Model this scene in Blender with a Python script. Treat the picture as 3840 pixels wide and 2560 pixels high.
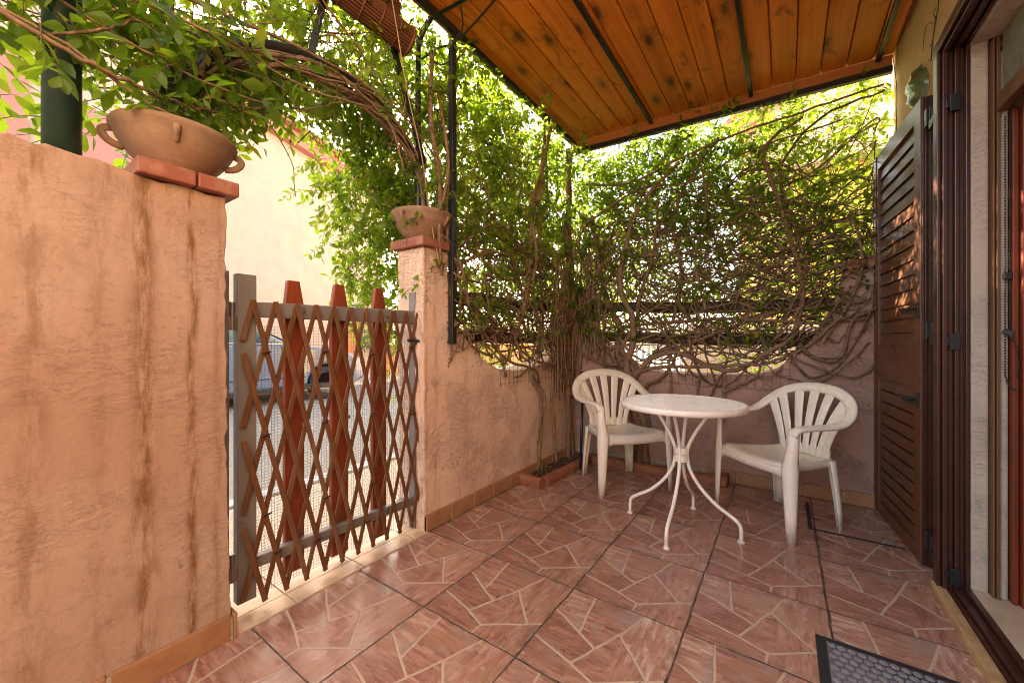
import bpy, math, random
import numpy as np
from mathutils import Vector, Matrix
R_ = math.radians
rng = np.random.default_rng(7)
random.seed(7)
U_ = np.random.default_rng(3).uniform
scn = bpy.context.scene
COL = scn.collection
for o in list(bpy.data.objects): bpy.data.objects.remove(o)

# ------------------------------------------------------------------ camera
cam = bpy.data.cameras.new('camera'); cam_o = bpy.data.objects.new('camera', cam); COL.objects.link(cam_o)
cam.sensor_width = 36.0; cam.lens = 1470/3840*36; cam.clip_start = 0.02; cam.clip_end = 500
cam_o.location = (0, 0, 1.06); cam_o.rotation_euler = (R_(90), 0, R_(34.887))
scn.camera = cam_o
# ------------------------------------------------------------------ world, sun, exposure
SUN_EL, SUN_AZ = R_(27.5), R_(-84)            # azimuth from +Y, clockwise
sdir = Vector((math.sin(SUN_AZ)*math.cos(SUN_EL), math.cos(SUN_AZ)*math.cos(SUN_EL), math.sin(SUN_EL)))
w = bpy.data.worlds.new('World'); scn.world = w; w.use_nodes = True
wt = w.node_tree; wt.nodes.clear()
wo = wt.nodes.new('ShaderNodeOutputWorld'); bg = wt.nodes.new('ShaderNodeBackground'); sky = wt.nodes.new('ShaderNodeTexSky')
sky.sky_type = 'NISHITA'; sky.sun_disc = False; sky.sun_elevation = SUN_EL; sky.sun_rotation = SUN_AZ
sky.air_density = 1.0; sky.dust_density = 3.5; sky.ozone_density = 0.6
tint = wt.nodes.new('ShaderNodeMix'); tint.data_type = 'RGBA'; tint.blend_type = 'MULTIPLY'; tint.inputs[0].default_value = 1
wt.links.new(sky.outputs[0], tint.inputs[6]); tint.inputs[7].default_value = (1.0, 0.87, 0.74, 1)
wt.links.new(tint.outputs[2], bg.inputs[0]); bg.inputs[1].default_value = 0.15
wt.links.new(bg.outputs[0], wo.inputs[0])
sun = bpy.data.lights.new('sun', 'SUN'); sun.energy = 4.0; sun.angle = R_(0.53); sun.color = (1.0, 0.88, 0.70)
sun_o = bpy.data.objects.new('sun', sun); COL.objects.link(sun_o); sun_o.rotation_euler = sdir.to_track_quat('Z', 'Y').to_euler()
sun_o.location = (-8, 2, 8)
scn.view_settings.view_transform = 'Standard'; scn.view_settings.look = 'None'
scn.view_settings.exposure = 3.5; scn.view_settings.gamma = 1
scn.view_settings.use_curve_mapping = False
cy = scn.cycles
cy.max_bounces = 9; cy.diffuse_bounces = 5; cy.glossy_bounces = 4; cy.transmission_bounces = 6; cy.transparent_max_bounces = 8
cy.filter_width = 1.0; cy.use_denoising = True; cy.use_adaptive_sampling = False; cy.use_guiding = True; cy.use_light_tree = False; cy.sample_clamp_indirect = 8; cy.caustics_reflective = False; cy.caustics_refractive = False

# ------------------------------------------------------------------ node helpers
class NT:
    def __init__(s, name):
        s.m = bpy.data.materials.new(name); s.m.use_nodes = True; s.t = s.m.node_tree; s.t.nodes.clear()
        s.out = s.t.nodes.new('ShaderNodeOutputMaterial')
    def put(s, sock, v):
        if v is None: return
        if hasattr(v, 'is_output') or isinstance(v, bpy.types.NodeSocket): s.t.links.new(v, sock)
        else:
            dv = sock.default_value
            if hasattr(dv, '__len__'):
                v = tuple(v) if hasattr(v, '__len__') else (v,)*len(dv)
                if len(dv) == 4 and len(v) == 3: v = v + (1,)
            sock.default_value = v
    def n(s, typ, ins=(), out=0, **props):
        nd = s.t.nodes.new('ShaderNode'+typ)
        for k, v in props.items(): setattr(nd, k, v)
        items = ins.items() if isinstance(ins, dict) else enumerate(ins)
        for k, v in items: s.put(nd.inputs[k], v)
        return nd.outputs[out]
    def math(s, op, a, b=None, c=None, clamp=False): return s.n('Math', [x for x in (a, b, c) if x is not None], operation=op, use_clamp=clamp)
    def vm(s, op, a, b=None, out=0, scale=None):
        d = {0: a}
        if b is not None: d[1] = b
        if scale is not None: d['Scale'] = scale
        return s.n('VectorMath', d, out=out, operation=op)
    def mix(s, f, a, b, blend='MIX'): return s.n('Mix', {0: f, 6: a, 7: b}, out=2, data_type='RGBA', blend_type=blend)
    def ramp(s, f, stops):
        nd = s.t.nodes.new('ShaderNodeValToRGB'); s.put(nd.inputs[0], f)
        el = nd.color_ramp.elements
        while len(el) > 1: el.remove(el[-1])
        el[0].position = stops[0][0]; el[0].color = tuple(stops[0][1])+(1,)
        for p, c in stops[1:]:
            e = el.new(p); e.color = tuple(c)+(1,)
        return nd.outputs[0]
    def sm(s, f, a, b, lo=0., hi=1.): return s.n('MapRange', [f, a, b, lo, hi], interpolation_type='SMOOTHSTEP')
    def pos(s): return s.n('NewGeometry')
    def mapv(s, v, scale=(1,1,1), rot=(0,0,0), loc=(0,0,0)): return s.n('Mapping', {0: v, 1: loc, 2: rot, 3: scale})
    def noise(s, v, scale, detail=4, rough=.55, dist=0., out=0): return s.n('TexNoise', {'Vector': v, 'Scale': scale, 'Detail': detail, 'Roughness': rough, 'Distortion': dist}, out=out)
    def rnd(s): return s.n('Attribute', attribute_name='rnd', out=2)
    def bump(s, h, strength=.3, dist=.01, nrm=None):
        d = {'Height': h, 'Strength': strength, 'Distance': dist}
        if nrm is not None: d['Normal'] = nrm
        return s.n('Bump', d)
    def bsdf(s, col, rough=.6, nrm=None, metal=0., spec=.4, coat=0., **kw):
        d = {'Base Color': col, 'Roughness': rough, 'Metallic': metal, 'Specular IOR Level': spec, 'Coat Weight': coat}
        d.update(kw)
        if nrm is not None: d['Normal'] = nrm
        o = s.n('BsdfPrincipled', d)
        s.t.links.new(o, s.out.inputs[0]); return s.m

def m_plaster(name, c1, c2, axis='Y', streaks=(), stain=(.155, .072, .026), spots=1., scale=1., bumps=.5):
    t = NT(name); p = t.pos()
    big = t.noise(p, 1.1, 3); mid = t.noise(p, 7, 5, .6)
    col = t.mix(t.sm(big, .35, .68), c1, c2)
    col = t.mix(t.math('MULTIPLY', t.sm(mid, .5, .75), .30), col, tuple(x*.62 for x in c1))
    # trowel ridges, roughly level
    tv = t.mapv(p, (1, 1, 2.6))
    a = t.noise(tv, 19*scale, 6, .62, .35); area = t.sm(t.noise(p, 4.1, 4, .6), .43, .60)
    line = t.sm(t.math('ABSOLUTE', t.math('SUBTRACT', a, .53)), .0, .016, 1, 0)
    line = t.math('MULTIPLY', line, area)
    col = t.mix(t.math('MULTIPLY', line, .46), col, tuple(x*.45 for x in c1))
    fine = t.noise(p, 55, 4, .6)
    grain = t.noise(p, 170, 3, .7)
    col = t.mix(t.math('MULTIPLY', t.sm(grain, .5, .72), .30), col, tuple(x*.55 for x in c1))
    blob = t.math('MULTIPLY', t.sm(t.noise(t.mapv(p, (1, 1, 1.5)), 24, 6, .7, .3), .54, .70), t.sm(t.noise(p, 2.3, 3), .38, .6))
    col = t.mix(t.math('MULTIPLY', blob, .42), col, tuple(x*y for x, y in zip(c1, (.52, .48, .44))))
    col = t.mix(t.math('MULTIPLY', t.sm(fine, .5, .7), .22), col, tuple(x*.6 for x in c2))
    if streaks:
        sx = t.n('SeparateXYZ', [p], out={'X': 0, 'Y': 1}[axis]); zz = t.n('SeparateXYZ', [p], out=2)
        wob = t.noise(t.mapv(p, (1, 1, .8)), 4.5, 4)
        sxw = t.math('ADD', sx, t.math('MULTIPLY', t.math('SUBTRACT', wob, .5), .05))
        fl = t.noise(t.mapv(p, (26, 26, 5)), 1.4, 7, .7)
        for (a0, wd, st) in streaks:
            q = t.math('DIVIDE', t.math('SUBTRACT', sxw, a0), wd)
            mk = t.math('POWER', 2.718, t.math('MULTIPLY', t.math('MULTIPLY', q, q), -1.0))
            mk = t.math('MULTIPLY', t.math('MULTIPLY', mk, t.sm(fl, .36, .62)), st)
            col = t.mix(mk, col, stain)
        tp = t.math('MULTIPLY', t.sm(zz, 1.22, 1.6), t.math('MULTIPLY', t.sm(fl, .45, .75), .40))
        col = t.mix(tp, col, tuple(x*.8 for x in stain))
    vor = t.n('TexVoronoi', {'Vector': t.mapv(p, (1, 1, .7)), 'Scale': 9.0*scale, 'Randomness': 1.0}, out=0)
    sp = t.math('MULTIPLY', t.sm(t.math('ADD', vor, t.math('MULTIPLY', fine, .12)), .085, .115, 1, 0), t.sm(t.noise(p, 4.3, 2), .5, .6))
    col = t.mix(t.math('MULTIPLY', sp, .75*spots), col, (.07, .035, .02))
    pt = t.math('MULTIPLY', t.sm(t.noise(p, 5.2, 5, .62, .6), .66, .685), .5*spots)      # bared, chipped patches
    col = t.mix(pt, col, (.36, .22, .16))
    h = t.math('ADD', t.math('MULTIPLY', a, t.math('ADD', .18, t.math('MULTIPLY', area, .55))), t.math('MULTIPLY', line, -.28))
    h = t.math('ADD', h, t.math('MULTIPLY', fine, .18))
    h = t.math('SUBTRACT', h, t.math('MULTIPLY', sp, .6))
    return t.bsdf(col, .92, t.bump(h, bumps, .018), spec=.15)

def m_worn(name, c, rough, spec, c2):
    t = NT(name); p = t.pos(); z = t.n('SeparateXYZ', [p], out=2)
    n1 = t.noise(p, 16, 6, .65); n2 = t.noise(t.mapv(p, (1, 1, .35)), 38, 5, .7)
    col = t.mix(t.sm(n1, .45, .8), c, c2)
    low = t.math('MULTIPLY', t.sm(z, .12, .0), t.sm(n2, .35, .6))
    col = t.mix(t.math('MULTIPLY', low, .55), col, (.30, .21, .14))
    col = t.mix(t.math('MULTIPLY', t.sm(n2, .60, .72), .30), col, (.42, .33, .24))
    sc = t.n('TexVoronoi', {'Vector': p, 'Scale': 34.0}, out=0)
    col = t.mix(t.math('MULTIPLY', t.sm(sc, .03, .06, 1, 0), .6), col, (.22, .15, .09))
    return t.bsdf(col, t.sm(n1, .3, .7, rough-.08, rough+.12), t.bump(n2, .08, .002), spec=spec)
def m_wood(name, c1, c2, c3, grain=(40, 2.2, 40), rough=.5, knots=False, coat=0., objc=False):
    t = NT(name)
    p = t.pos() if not objc else t.n('TexCoord', out=3)
    r = t.rnd()
    off = t.n('CombineXYZ', [t.math('MULTIPLY', r, 7.3), t.math('MULTIPLY', r, 31.7), t.math('MULTIPLY', r, 11.1)])
    p2 = t.vm('ADD', p, off)
    g = t.noise(t.mapv(p2, grain), 1.0, 6, .6, .8)
    g2 = t.noise(t.mapv(p2, tuple(x*.25 for x in grain)), 1.0, 3, .5, .5)
    col = t.mix(t.sm(g, .3, .7), c1, c2)
    col = t.mix(t.math('MULTIPLY', t.sm(g2, .45, .75), .55), col, c3)
    col = t.mix(t.math('MULTIPLY', t.math('SUBTRACT', r, .15), .42), col, tuple(x*.45 for x in c1))
    if knots:
        kv = t.n('TexVoronoi', {'Vector': t.mapv(p2, (7, 2.6, 1)), 'Scale': 1.0, 'Randomness': 1.}, out=0)
        kn = t.noise(p2, 30, 3)
        kd = t.math('ADD', kv, t.math('MULTIPLY', t.math('SUBTRACT', kn, .5), .20))
        col = t.mix(t.math('MULTIPLY', t.sm(kd, .07, .20, 1, 0), .85), col, (.05, .018, .006))
        col = t.mix(t.math('MULTIPLY', t.sm(kd, .15, .40, 1, 0), .38), col, (.10, .035, .010))
        bl = t.noise(t.mapv(p2, (9, 5, 1)), 1.0, 4, .6, 1.2)
        col = t.mix(t.math('MULTIPLY', t.sm(bl, .55, .70), .55), col, (.085, .035, .012))
    return t.bsdf(col, rough, t.bump(g, .25, .004), spec=.35, coat=coat)

def m_plain(name, c, rough=.5, metal=0., var=.12, scale=12, bump=.0, spec=.4, coat=0., bscale=60, c2=None, f=(.4, .7)):
    t = NT(name); p = t.pos(); n = t.noise(p, scale, 5, .6)
    col = t.mix(t.sm(n, *f), c, c2 if c2 else tuple(x*(1-var*2.2) for x in c))
    nb = t.bump(t.noise(p, bscale, 4), bump, .004) if bump else None
    return t.bsdf(col, t.sm(n, .2, .8, max(.02, rough-.07), rough+.07), nb, metal, spec, coat)

M = {}
M['plaster_left'] = m_plaster('salmon_plaster', (.355, .222, .165), (.425, .305, .245), 'Y',
    [(.345, .028, .85), (.462, .013, .92), (.125, .028, .5), (.02, .03, .6), (.25, .02, .3), (.535, .012, .4), (-.15, .05, .4)], bumps=.42, spots=.8)
M['plaster_pier'] = m_plaster('pale_salmon_plaster', (.68, .475, .38), (.75, .57, .48), 'Y',
    [(1.60, .02, .35), (1.86, .02, .25), (2.15, .04, .2), (1.52, .015, .35)], scale=1.7, bumps=.8, spots=1.1)
M['plaster_back'] = m_plaster('mauve_pink_plaster', (.36, .225, .185), (.44, .285, .24), 'X', [(-1.2, .1, .3), (-.5, .05, .15)], scale=1.4, bumps=.75, spots=.7)
M['plaster_house'] = m_plaster('ochre_house_plaster', (.55, .39, .22), (.60, .44, .26), scale=.5, bumps=.2, spots=.3)
M['plaster_white'] = m_plaster('white_reveal_plaster', (.50, .425, .345), (.60, .525, .44), scale=1.2, bumps=.5, spots=.4)
M['coping'] = m_plain('terracotta_coping', (.24, .075, .045), .6, var=.2, scale=14, bump=.3, c2=(.33, .16, .11))
M['skirt'] = m_plain('tan_skirting_tile', (.36, .19, .10), .45, var=.15, scale=14, c2=(.30, .145, .075))
M['grout'] = m_plain('grey_grout', (.40, .34, .27), .9, var=.2, scale=40)
M['clay'] = None
M['edging'] = m_plain('terracotta_edging', (.30, .115, .06), .65, var=.25, scale=14, bump=.4, c2=(.18, .07, .04))
M['ceiling'] = m_wood('stained_pine_boards', (.68, .20, .020), (.82, .29, .032), (.48, .13, .013), (45, 1.6, 20), .45, True)
M['fascia'] = m_wood('reddish_fascia_board', (.38, .13, .035), (.46, .18, .045), (.28, .09, .02), (2, 30, 40), .5)
M['lattice'] = m_wood('brown_lattice_wood', (.110, .043, .019), (.165, .072, .032), (.20, .125, .078), (60, 60, 6), .6)
M['picket'] = m_wood('red_brown_picket_wood', (.20, .042, .017), (.27, .065, .024), (.14, .03, .012), (45, 45, 3), .4)
M['rail_wood'] = m_wood('dark_weathered_rail_wood', (.045, .026, .016), (.085, .05, .03), (.03, .018, .012), (3, 3, 45), .75)
M['gate_grey'] = m_plain('grey_gate_paint', (.19, .18, .19), .45, var=.05, scale=20, bump=.05, bscale=140)
M['black'] = m_plain('black_metal', (.018, .019, .02), .32, var=.2, scale=30, spec=.5)
M['black_rough'] = m_plain('black_plastic', (.02, .02, .02), .5)
M['green_pole'] = m_plain('dark_green_enamel', (.012, .038, .032), .32, var=.3, scale=10, c2=(.02, .045, .028))
M['steel'] = m_plain('dull_steel', (.28, .26, .25), .4, metal=.8)
M['wire'] = m_plain('galvanised_wire', (.10, .095, .09), .5, metal=.4)
M['wire_dark'] = m_plain('rusty_dark_wire', (.035, .025, .02), .6)
M['plastic'] = m_worn('white_plastic', (.83, .78, .70), .33, .45, (.72, .66, .56))
M['white_metal'] = m_worn('white_enamelled_metal', (.85, .82, .77), .32, .5, (.76, .71, .63))
M['shutter'] = m_plain('brown_lacquered_aluminium', (.122, .048, .023), .32, var=.04, scale=8, spec=.5)
M['frame_brown'] = m_plain('dark_red_brown_frame', (.062, .019, .012), .33, var=.15, scale=10, spec=.5)
M['door_red'] = m_wood('red_brown_door_wood', (.16, .032, .012), (.22, .05, .018), (.10, .02, .01), (30, 30, 2), .5)
M['inner_wood'] = m_wood('brown_inner_frame_wood', (.15, .07, .03), (.19, .09, .04), (.11, .05, .02), (30, 30, 2), .5)
M['marble'] = m_plain('cream_marble_sill', (.58, .47, .34), .35, var=.15, scale=6, c2=(.48, .36, .24))
M['travertine'] = m_plain('yellow_travertine_strip', (.46, .31, .15), .6, var=.2, scale=16, bump=.4, c2=(.36, .22, .10))
M['rubber'] = m_plain('black_rubber', (.022, .023, .026), .7)
M['mat_grey'] = m_plain('grey_ribbed_carpet', (.20, .205, .23), .95, var=.08, scale=50, bump=.5, bscale=250)
M['soil'] = m_plain('dark_soil_with_leaf_litter', (.05, .028, .016), .95, var=.4, scale=40, bump=.8, c2=(.11, .06, .03))
M['bark'] = None
M['asphalt'] = m_plain('pale_asphalt', (.31, .26, .20), .9, var=.12, scale=30, bump=.3, bscale=150)
M['gravel'] = m_plain('tan_gravel', (.55, .45, .32), .9, var=.25, scale=70, bump=.8, bscale=90, c2=(.26, .19, .12))
M['kerb'] = m_plain('pale_kerb_stone', (.50, .47, .42), .8, scale=12)
M['threshold'] = m_plain('cream_threshold_tile', (.56, .43, .30), .4, var=.1, scale=7, c2=(.48, .34, .22))
M['ground'] = m_plain('pinkish_paving', (.40, .31, .25), .9, scale=5)
M['cream'] = m_plain('cream_facade_plaster', (.46, .36, .265), .9, var=.04, scale=2.5)
M['salmon_trim'] = m_plain('salmon_trim_paint', (.43, .185, .14), .8, var=.05, scale=4)
M['pink_wall'] = m_plain('pink_house_plaster', (.74, .53, .38), .9, var=.06, scale=2)
M['orange_wall'] = m_plain('orange_wall_plaster', (.60, .25, .10), .9, var=.08, scale=3)
M['yellow_wall'] = m_plain('yellow_house_plaster', (.82, .56, .07), .9, var=.1, scale=1.5)
M['far_shutter'] = m_plain('far_brown_shutter', (.33, .10, .065), .6)
M['roof_tile'] = m_plain('clay_roof_tiles', (.36, .15, .08), .8, scale=20)
M['car'] = m_plain('grey_blue_car_paint', (.12, .155, .235), .22, metal=.1, var=.03, spec=.6, coat=.6)
M['car_trim'] = m_plain('car_black_trim', (.02, .02, .02), .5)
M['car_glass'] = m_plain('car_window_glass', (.10, .16, .16), .06, var=.05, spec=.8)
M['tyre'] = m_plain('tyre_rubber', (.025, .025, .027), .8)
M['alloy'] = m_plain('alloy_wheel', (.45, .45, .46), .3, metal=.8)
M['red_fence'] = m_plain('red_railing_paint', (.55, .09, .04), .5)
M['white_rail'] = m_plain('white_railing_paint', (.62, .63, .66), .5)
M['bamboo'] = m_wood('dark_bamboo_slats', (.13, .050, .026), (.20, .085, .04), (.08, .03, .016), (30, 2, 120), .55)
M['cord'] = m_plain('tan_cord', (.40, .26, .16), .9)
M['orn'] = m_plain('mottled_green_glaze', (.11, .15, .08), .22, var=.3, scale=16, spec=.6, c2=(.035, .06, .025))
M['screen_green'] = m_plain('grey_green_roll_blind', (.20, .21, .15), .8, scale=20)
M['teal'] = m_plain('teal_plastic', (.03, .35, .25), .4)

def mk_clay():
    t = NT('pale_terracotta_clay'); p = t.pos()
    z = t.n('SeparateXYZ', [p], out=2)
    n = t.noise(p, 9, 5, .6); band = t.noise(t.mapv(p, (1.5, 1.5, 60)), 1.0, 3, .5)
    col = t.mix(t.sm(n, .35, .7), (.235, .150, .105), (.33, .23, .17))
    col = t.mix(t.math('MULTIPLY', t.sm(band, .5, .68), .5), col, (.24, .125, .07))
    col = t.mix(t.math('MULTIPLY', t.sm(z, 1.74, 1.66), .55), col, (.29, .16, .115))
    col = t.mix(t.math('MULTIPLY', t.sm(t.noise(p, 26, 4), .6, .72), .35), col, (.25, .14, .07))
    return t.bsdf(col, .85, t.bump(t.math('ADD', band, t.math('MULTIPLY', t.noise(p, 90, 3), .4)), .35, .004), spec=.2)
M['clay'] = mk_clay()
def mk_bark():
    t = NT('brown_vine_bark'); p = t.pos(); r = t.rnd()
    n = t.noise(p, 45, 5, .65)
    col = t.mix(t.sm(n, .3, .7), (.065, .038, .022), (.235, .150, .092))
    col = t.mix(t.math('MULTIPLY', r, .5), col, (.32, .225, .145))
    return t.bsdf(col, .8, t.bump(t.noise(p, 130, 4), .5, .003), spec=.2)
M['bark'] = mk_bark()
def mk_leaf(name, stops, tr, tmix=.45):
    t = NT(name); r = t.rnd(); p = t.pos()
    col = t.ramp(r, stops)
    col = t.mix(t.math('MULTIPLY', t.noise(p, 70, 2), .25), col, (.02, .05, .01))
    trc = t.mix(.55, t.mix(1.0, col, (3.2, 3.4, 1.4), 'MULTIPLY'), tr)
    b = t.n('BsdfPrincipled', {'Base Color': col, 'Roughness': .38, 'Specular IOR Level': .45})
    tl = t.n('BsdfTranslucent', [trc])
    t.t.links.new(t.n('MixShader', [tmix, b, tl]), t.out.inputs[0]); return t.m
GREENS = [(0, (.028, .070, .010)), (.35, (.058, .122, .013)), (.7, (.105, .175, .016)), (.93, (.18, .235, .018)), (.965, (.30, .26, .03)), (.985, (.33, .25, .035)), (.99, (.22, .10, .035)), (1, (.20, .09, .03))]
M['leaf'] = mk_leaf('jasmine_leaves', GREENS, (.46, .58, .02), .55)
M['leaf_hedge'] = mk_leaf('hedge_leaves', [(0, (.04, .08, .03)), (1, (.10, .15, .07))], (.2, .3, .08), .3)

def mk_floor():
    t = NT('crazy_paving_floor_tiles'); p = t.pos()
    SX, SY, X0, Y0 = .442, .449, -.304, 1.535
    wob = t.n('TexNoise', {'Vector': p, 'Scale': 9.0, 'Detail': 3}, out=1)
    pw = t.vm('ADD', p, t.vm('SCALE', t.vm('SUBTRACT', wob, (.5, .5, .5)), scale=.013))
    uv = t.vm('DIVIDE', t.vm('SUBTRACT', pw, (X0, Y0, 0)), (SX, SY, 1))
    fr = t.vm('FRACTION', t.vm('MULTIPLY', uv, (1, 1, 0)))
    cell = t.vm('FLOOR', t.vm('MULTIPLY', uv, (1, 1, 0)))
    cr = t.n('TexWhiteNoise', [cell], noise_dimensions='3D', out=1); crv = t.n('SeparateXYZ', [cr], out=0)
    segs = [((-.02, .285), (.37, .19)), ((.37, .19), (.572, .115)), ((.572, .115), (.562, -.02)), ((.572, .115), (1.02, .435)), ((-.02, .66), (.296, .50)),
            ((.296, .50), (.468, .415)), ((.225, 1.02), (.296, .50)), ((.70, 1.02), (.59, .70)), ((.59, .70), (.468, .415)), ((.468, .415), (.375, .19)), ((.575, .67), (.885, .345))]
    d = None
    for a, b in segs:
        a = np.array([a[0]*SX, a[1]*SY, 0]); b = np.array([b[0]*SX, b[1]*SY, 0]); ba = b-a
        pa = t.vm('SUBTRACT', t.vm('MULTIPLY', fr, (SX, SY, 0)), tuple(a))
        h = t.math('DIVIDE', t.vm('DOT_PRODUCT', pa, tuple(ba), out=1), float(ba@ba), clamp=True)
        dd = t.vm('LENGTH', t.vm('SUBTRACT', pa, t.vm('SCALE', tuple(ba), scale=h)), out=1)
        d = dd if d is None else t.math('MINIMUM', d, dd)
    # stone id from big voronoi-like cells : hash of which side of the lines (cheap: coarse noise per tile)
    fx = t.n('SeparateXYZ', [fr], out=0); fy = t.n('SeparateXYZ', [fr], out=1)
    ex = t.math('MULTIPLY', t.math('MINIMUM', fx, t.math('SUBTRACT', 1.0, fx)), SX)
    ey = t.math('MULTIPLY', t.math('MINIMUM', fy, t.math('SUBTRACT', 1.0, fy)), SY)
    e = t.math('MINIMUM', ex, t.math('MULTIPLY', ey, 1.25))
    grout = t.sm(d, .0033, .0058, 1, 0); e2 = t.math('SUBTRACT', e, t.math('MULTIPLY', t.sm(t.noise(p, 3.0, 3), .45, .7), .0028)); joint = t.sm(e2, .0018, .0042, 1, 0)
    # print on the tile : streaks that run along the tile, nearly the same on each
    q = t.vm('ADD', t.vm('MULTIPLY', fr, (SX, SY, 0)), t.vm('SCALE', cr, scale=.05))
    rn = t.rnd(); q = t.vm('ADD', q, t.n('CombineXYZ', [t.math('MULTIPLY', t.math('FLOOR', t.math('MULTIPLY', rn, 6.)), 3.7), 0., 0.]))
    qa = t.mapv(q, (6.0, 62, 1), (0, 0, R_(-12)))
    qb = t.mapv(q, (50, 8.0, 1), (0, 0, R_(-24)))
    sA = t.noise(qa, 1.0, 8, .68, .5); sB = t.noise(qb, 1.0, 8, .68, .4)
    up = t.sm(fx, .55, .68)
    s_ = t.n('Mix', [up, None, sA, sB]) if False else t.math('ADD', t.math('MULTIPLY', sA, t.math('SUBTRACT', 1., up)), t.math('MULTIPLY', sB, up))
    blot = t.noise(t.mapv(q, (1, 1, 1)), 6.5, 4, .55, .5)
    s_ = t.math('ADD', s_, t.math('MULTIPLY', t.math('SUBTRACT', rn, .5), .17))
    col = t.ramp(s_, [(.26, (.17, .070, .048)), (.42, (.305, .142, .100)), (.53, (.40, .212, .155)), (.62, (.49, .30, .22)), (.72, (.62, .49, .39))])
    col = t.mix(t.math('MULTIPLY', t.sm(blot, .52, .70), .55), col, (.36, .185, .10))
    col = t.mix(t.math('MULTIPLY', t.sm(t.noise(q, 5.1, 4, .6, .6), .53, .66), .65), col, (.33, .27, .235))
    col = t.mix(t.math('MULTIPLY', crv, .22), col, (.22, .095, .062))
    wearn = t.noise(p, 1.6, 4, .6)
    col = t.mix(t.math('MULTIPLY', t.sm(wearn, .5, .75), .25), col, (.30, .17, .12))
    spk = t.n('TexVoronoi', {'Vector': p, 'Scale': 75.0}, out=0)
    spk = t.math('MULTIPLY', t.sm(spk, .10, .22, 1, 0), t.sm(t.noise(p, 13, 3), .52, .62))
    col = t.mix(t.math('MULTIPLY', spk, .55), col, (.52, .40, .31))
    gcol = t.mix(t.noise(p, 30, 3), (.54, .42, .31), (.43, .32, .225))
    col = t.mix(grout, col, gcol)
    jcol = t.mix(t.sm(t.noise(p, 20, 3), .4, .6), (.035, .026, .02), (.12, .085, .06))
    col = t.mix(joint, col, jcol)
    dirt = t.noise(p, 160, 3)
    h = t.math('SUBTRACT', t.math('MULTIPLY', t.noise(p, 26, 5, .6), .25), t.math('ADD', t.math('MULTIPLY', grout, .55), t.math('MULTIPLY', joint, 1.4)))
    h = t.math('ADD', h, t.math('MULTIPLY', dirt, .06))
    jn = t.sm(e, .006, .05, 1, 0)
    col = t.mix(t.math('MULTIPLY', t.math('MULTIPLY', jn, t.sm(t.noise(p, 8, 5, .65), .45, .7)), .5), col, (.10, .065, .045))
    rough = t.math('ADD', t.sm(blot, .3, .7, .21, .36), t.math('MULTIPLY', t.math('ADD', grout, joint), .35))
    return t.bsdf(col, rough, t.bump(h, .55, .005), spec=.55)
M['floor'] = mk_floor()

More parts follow.
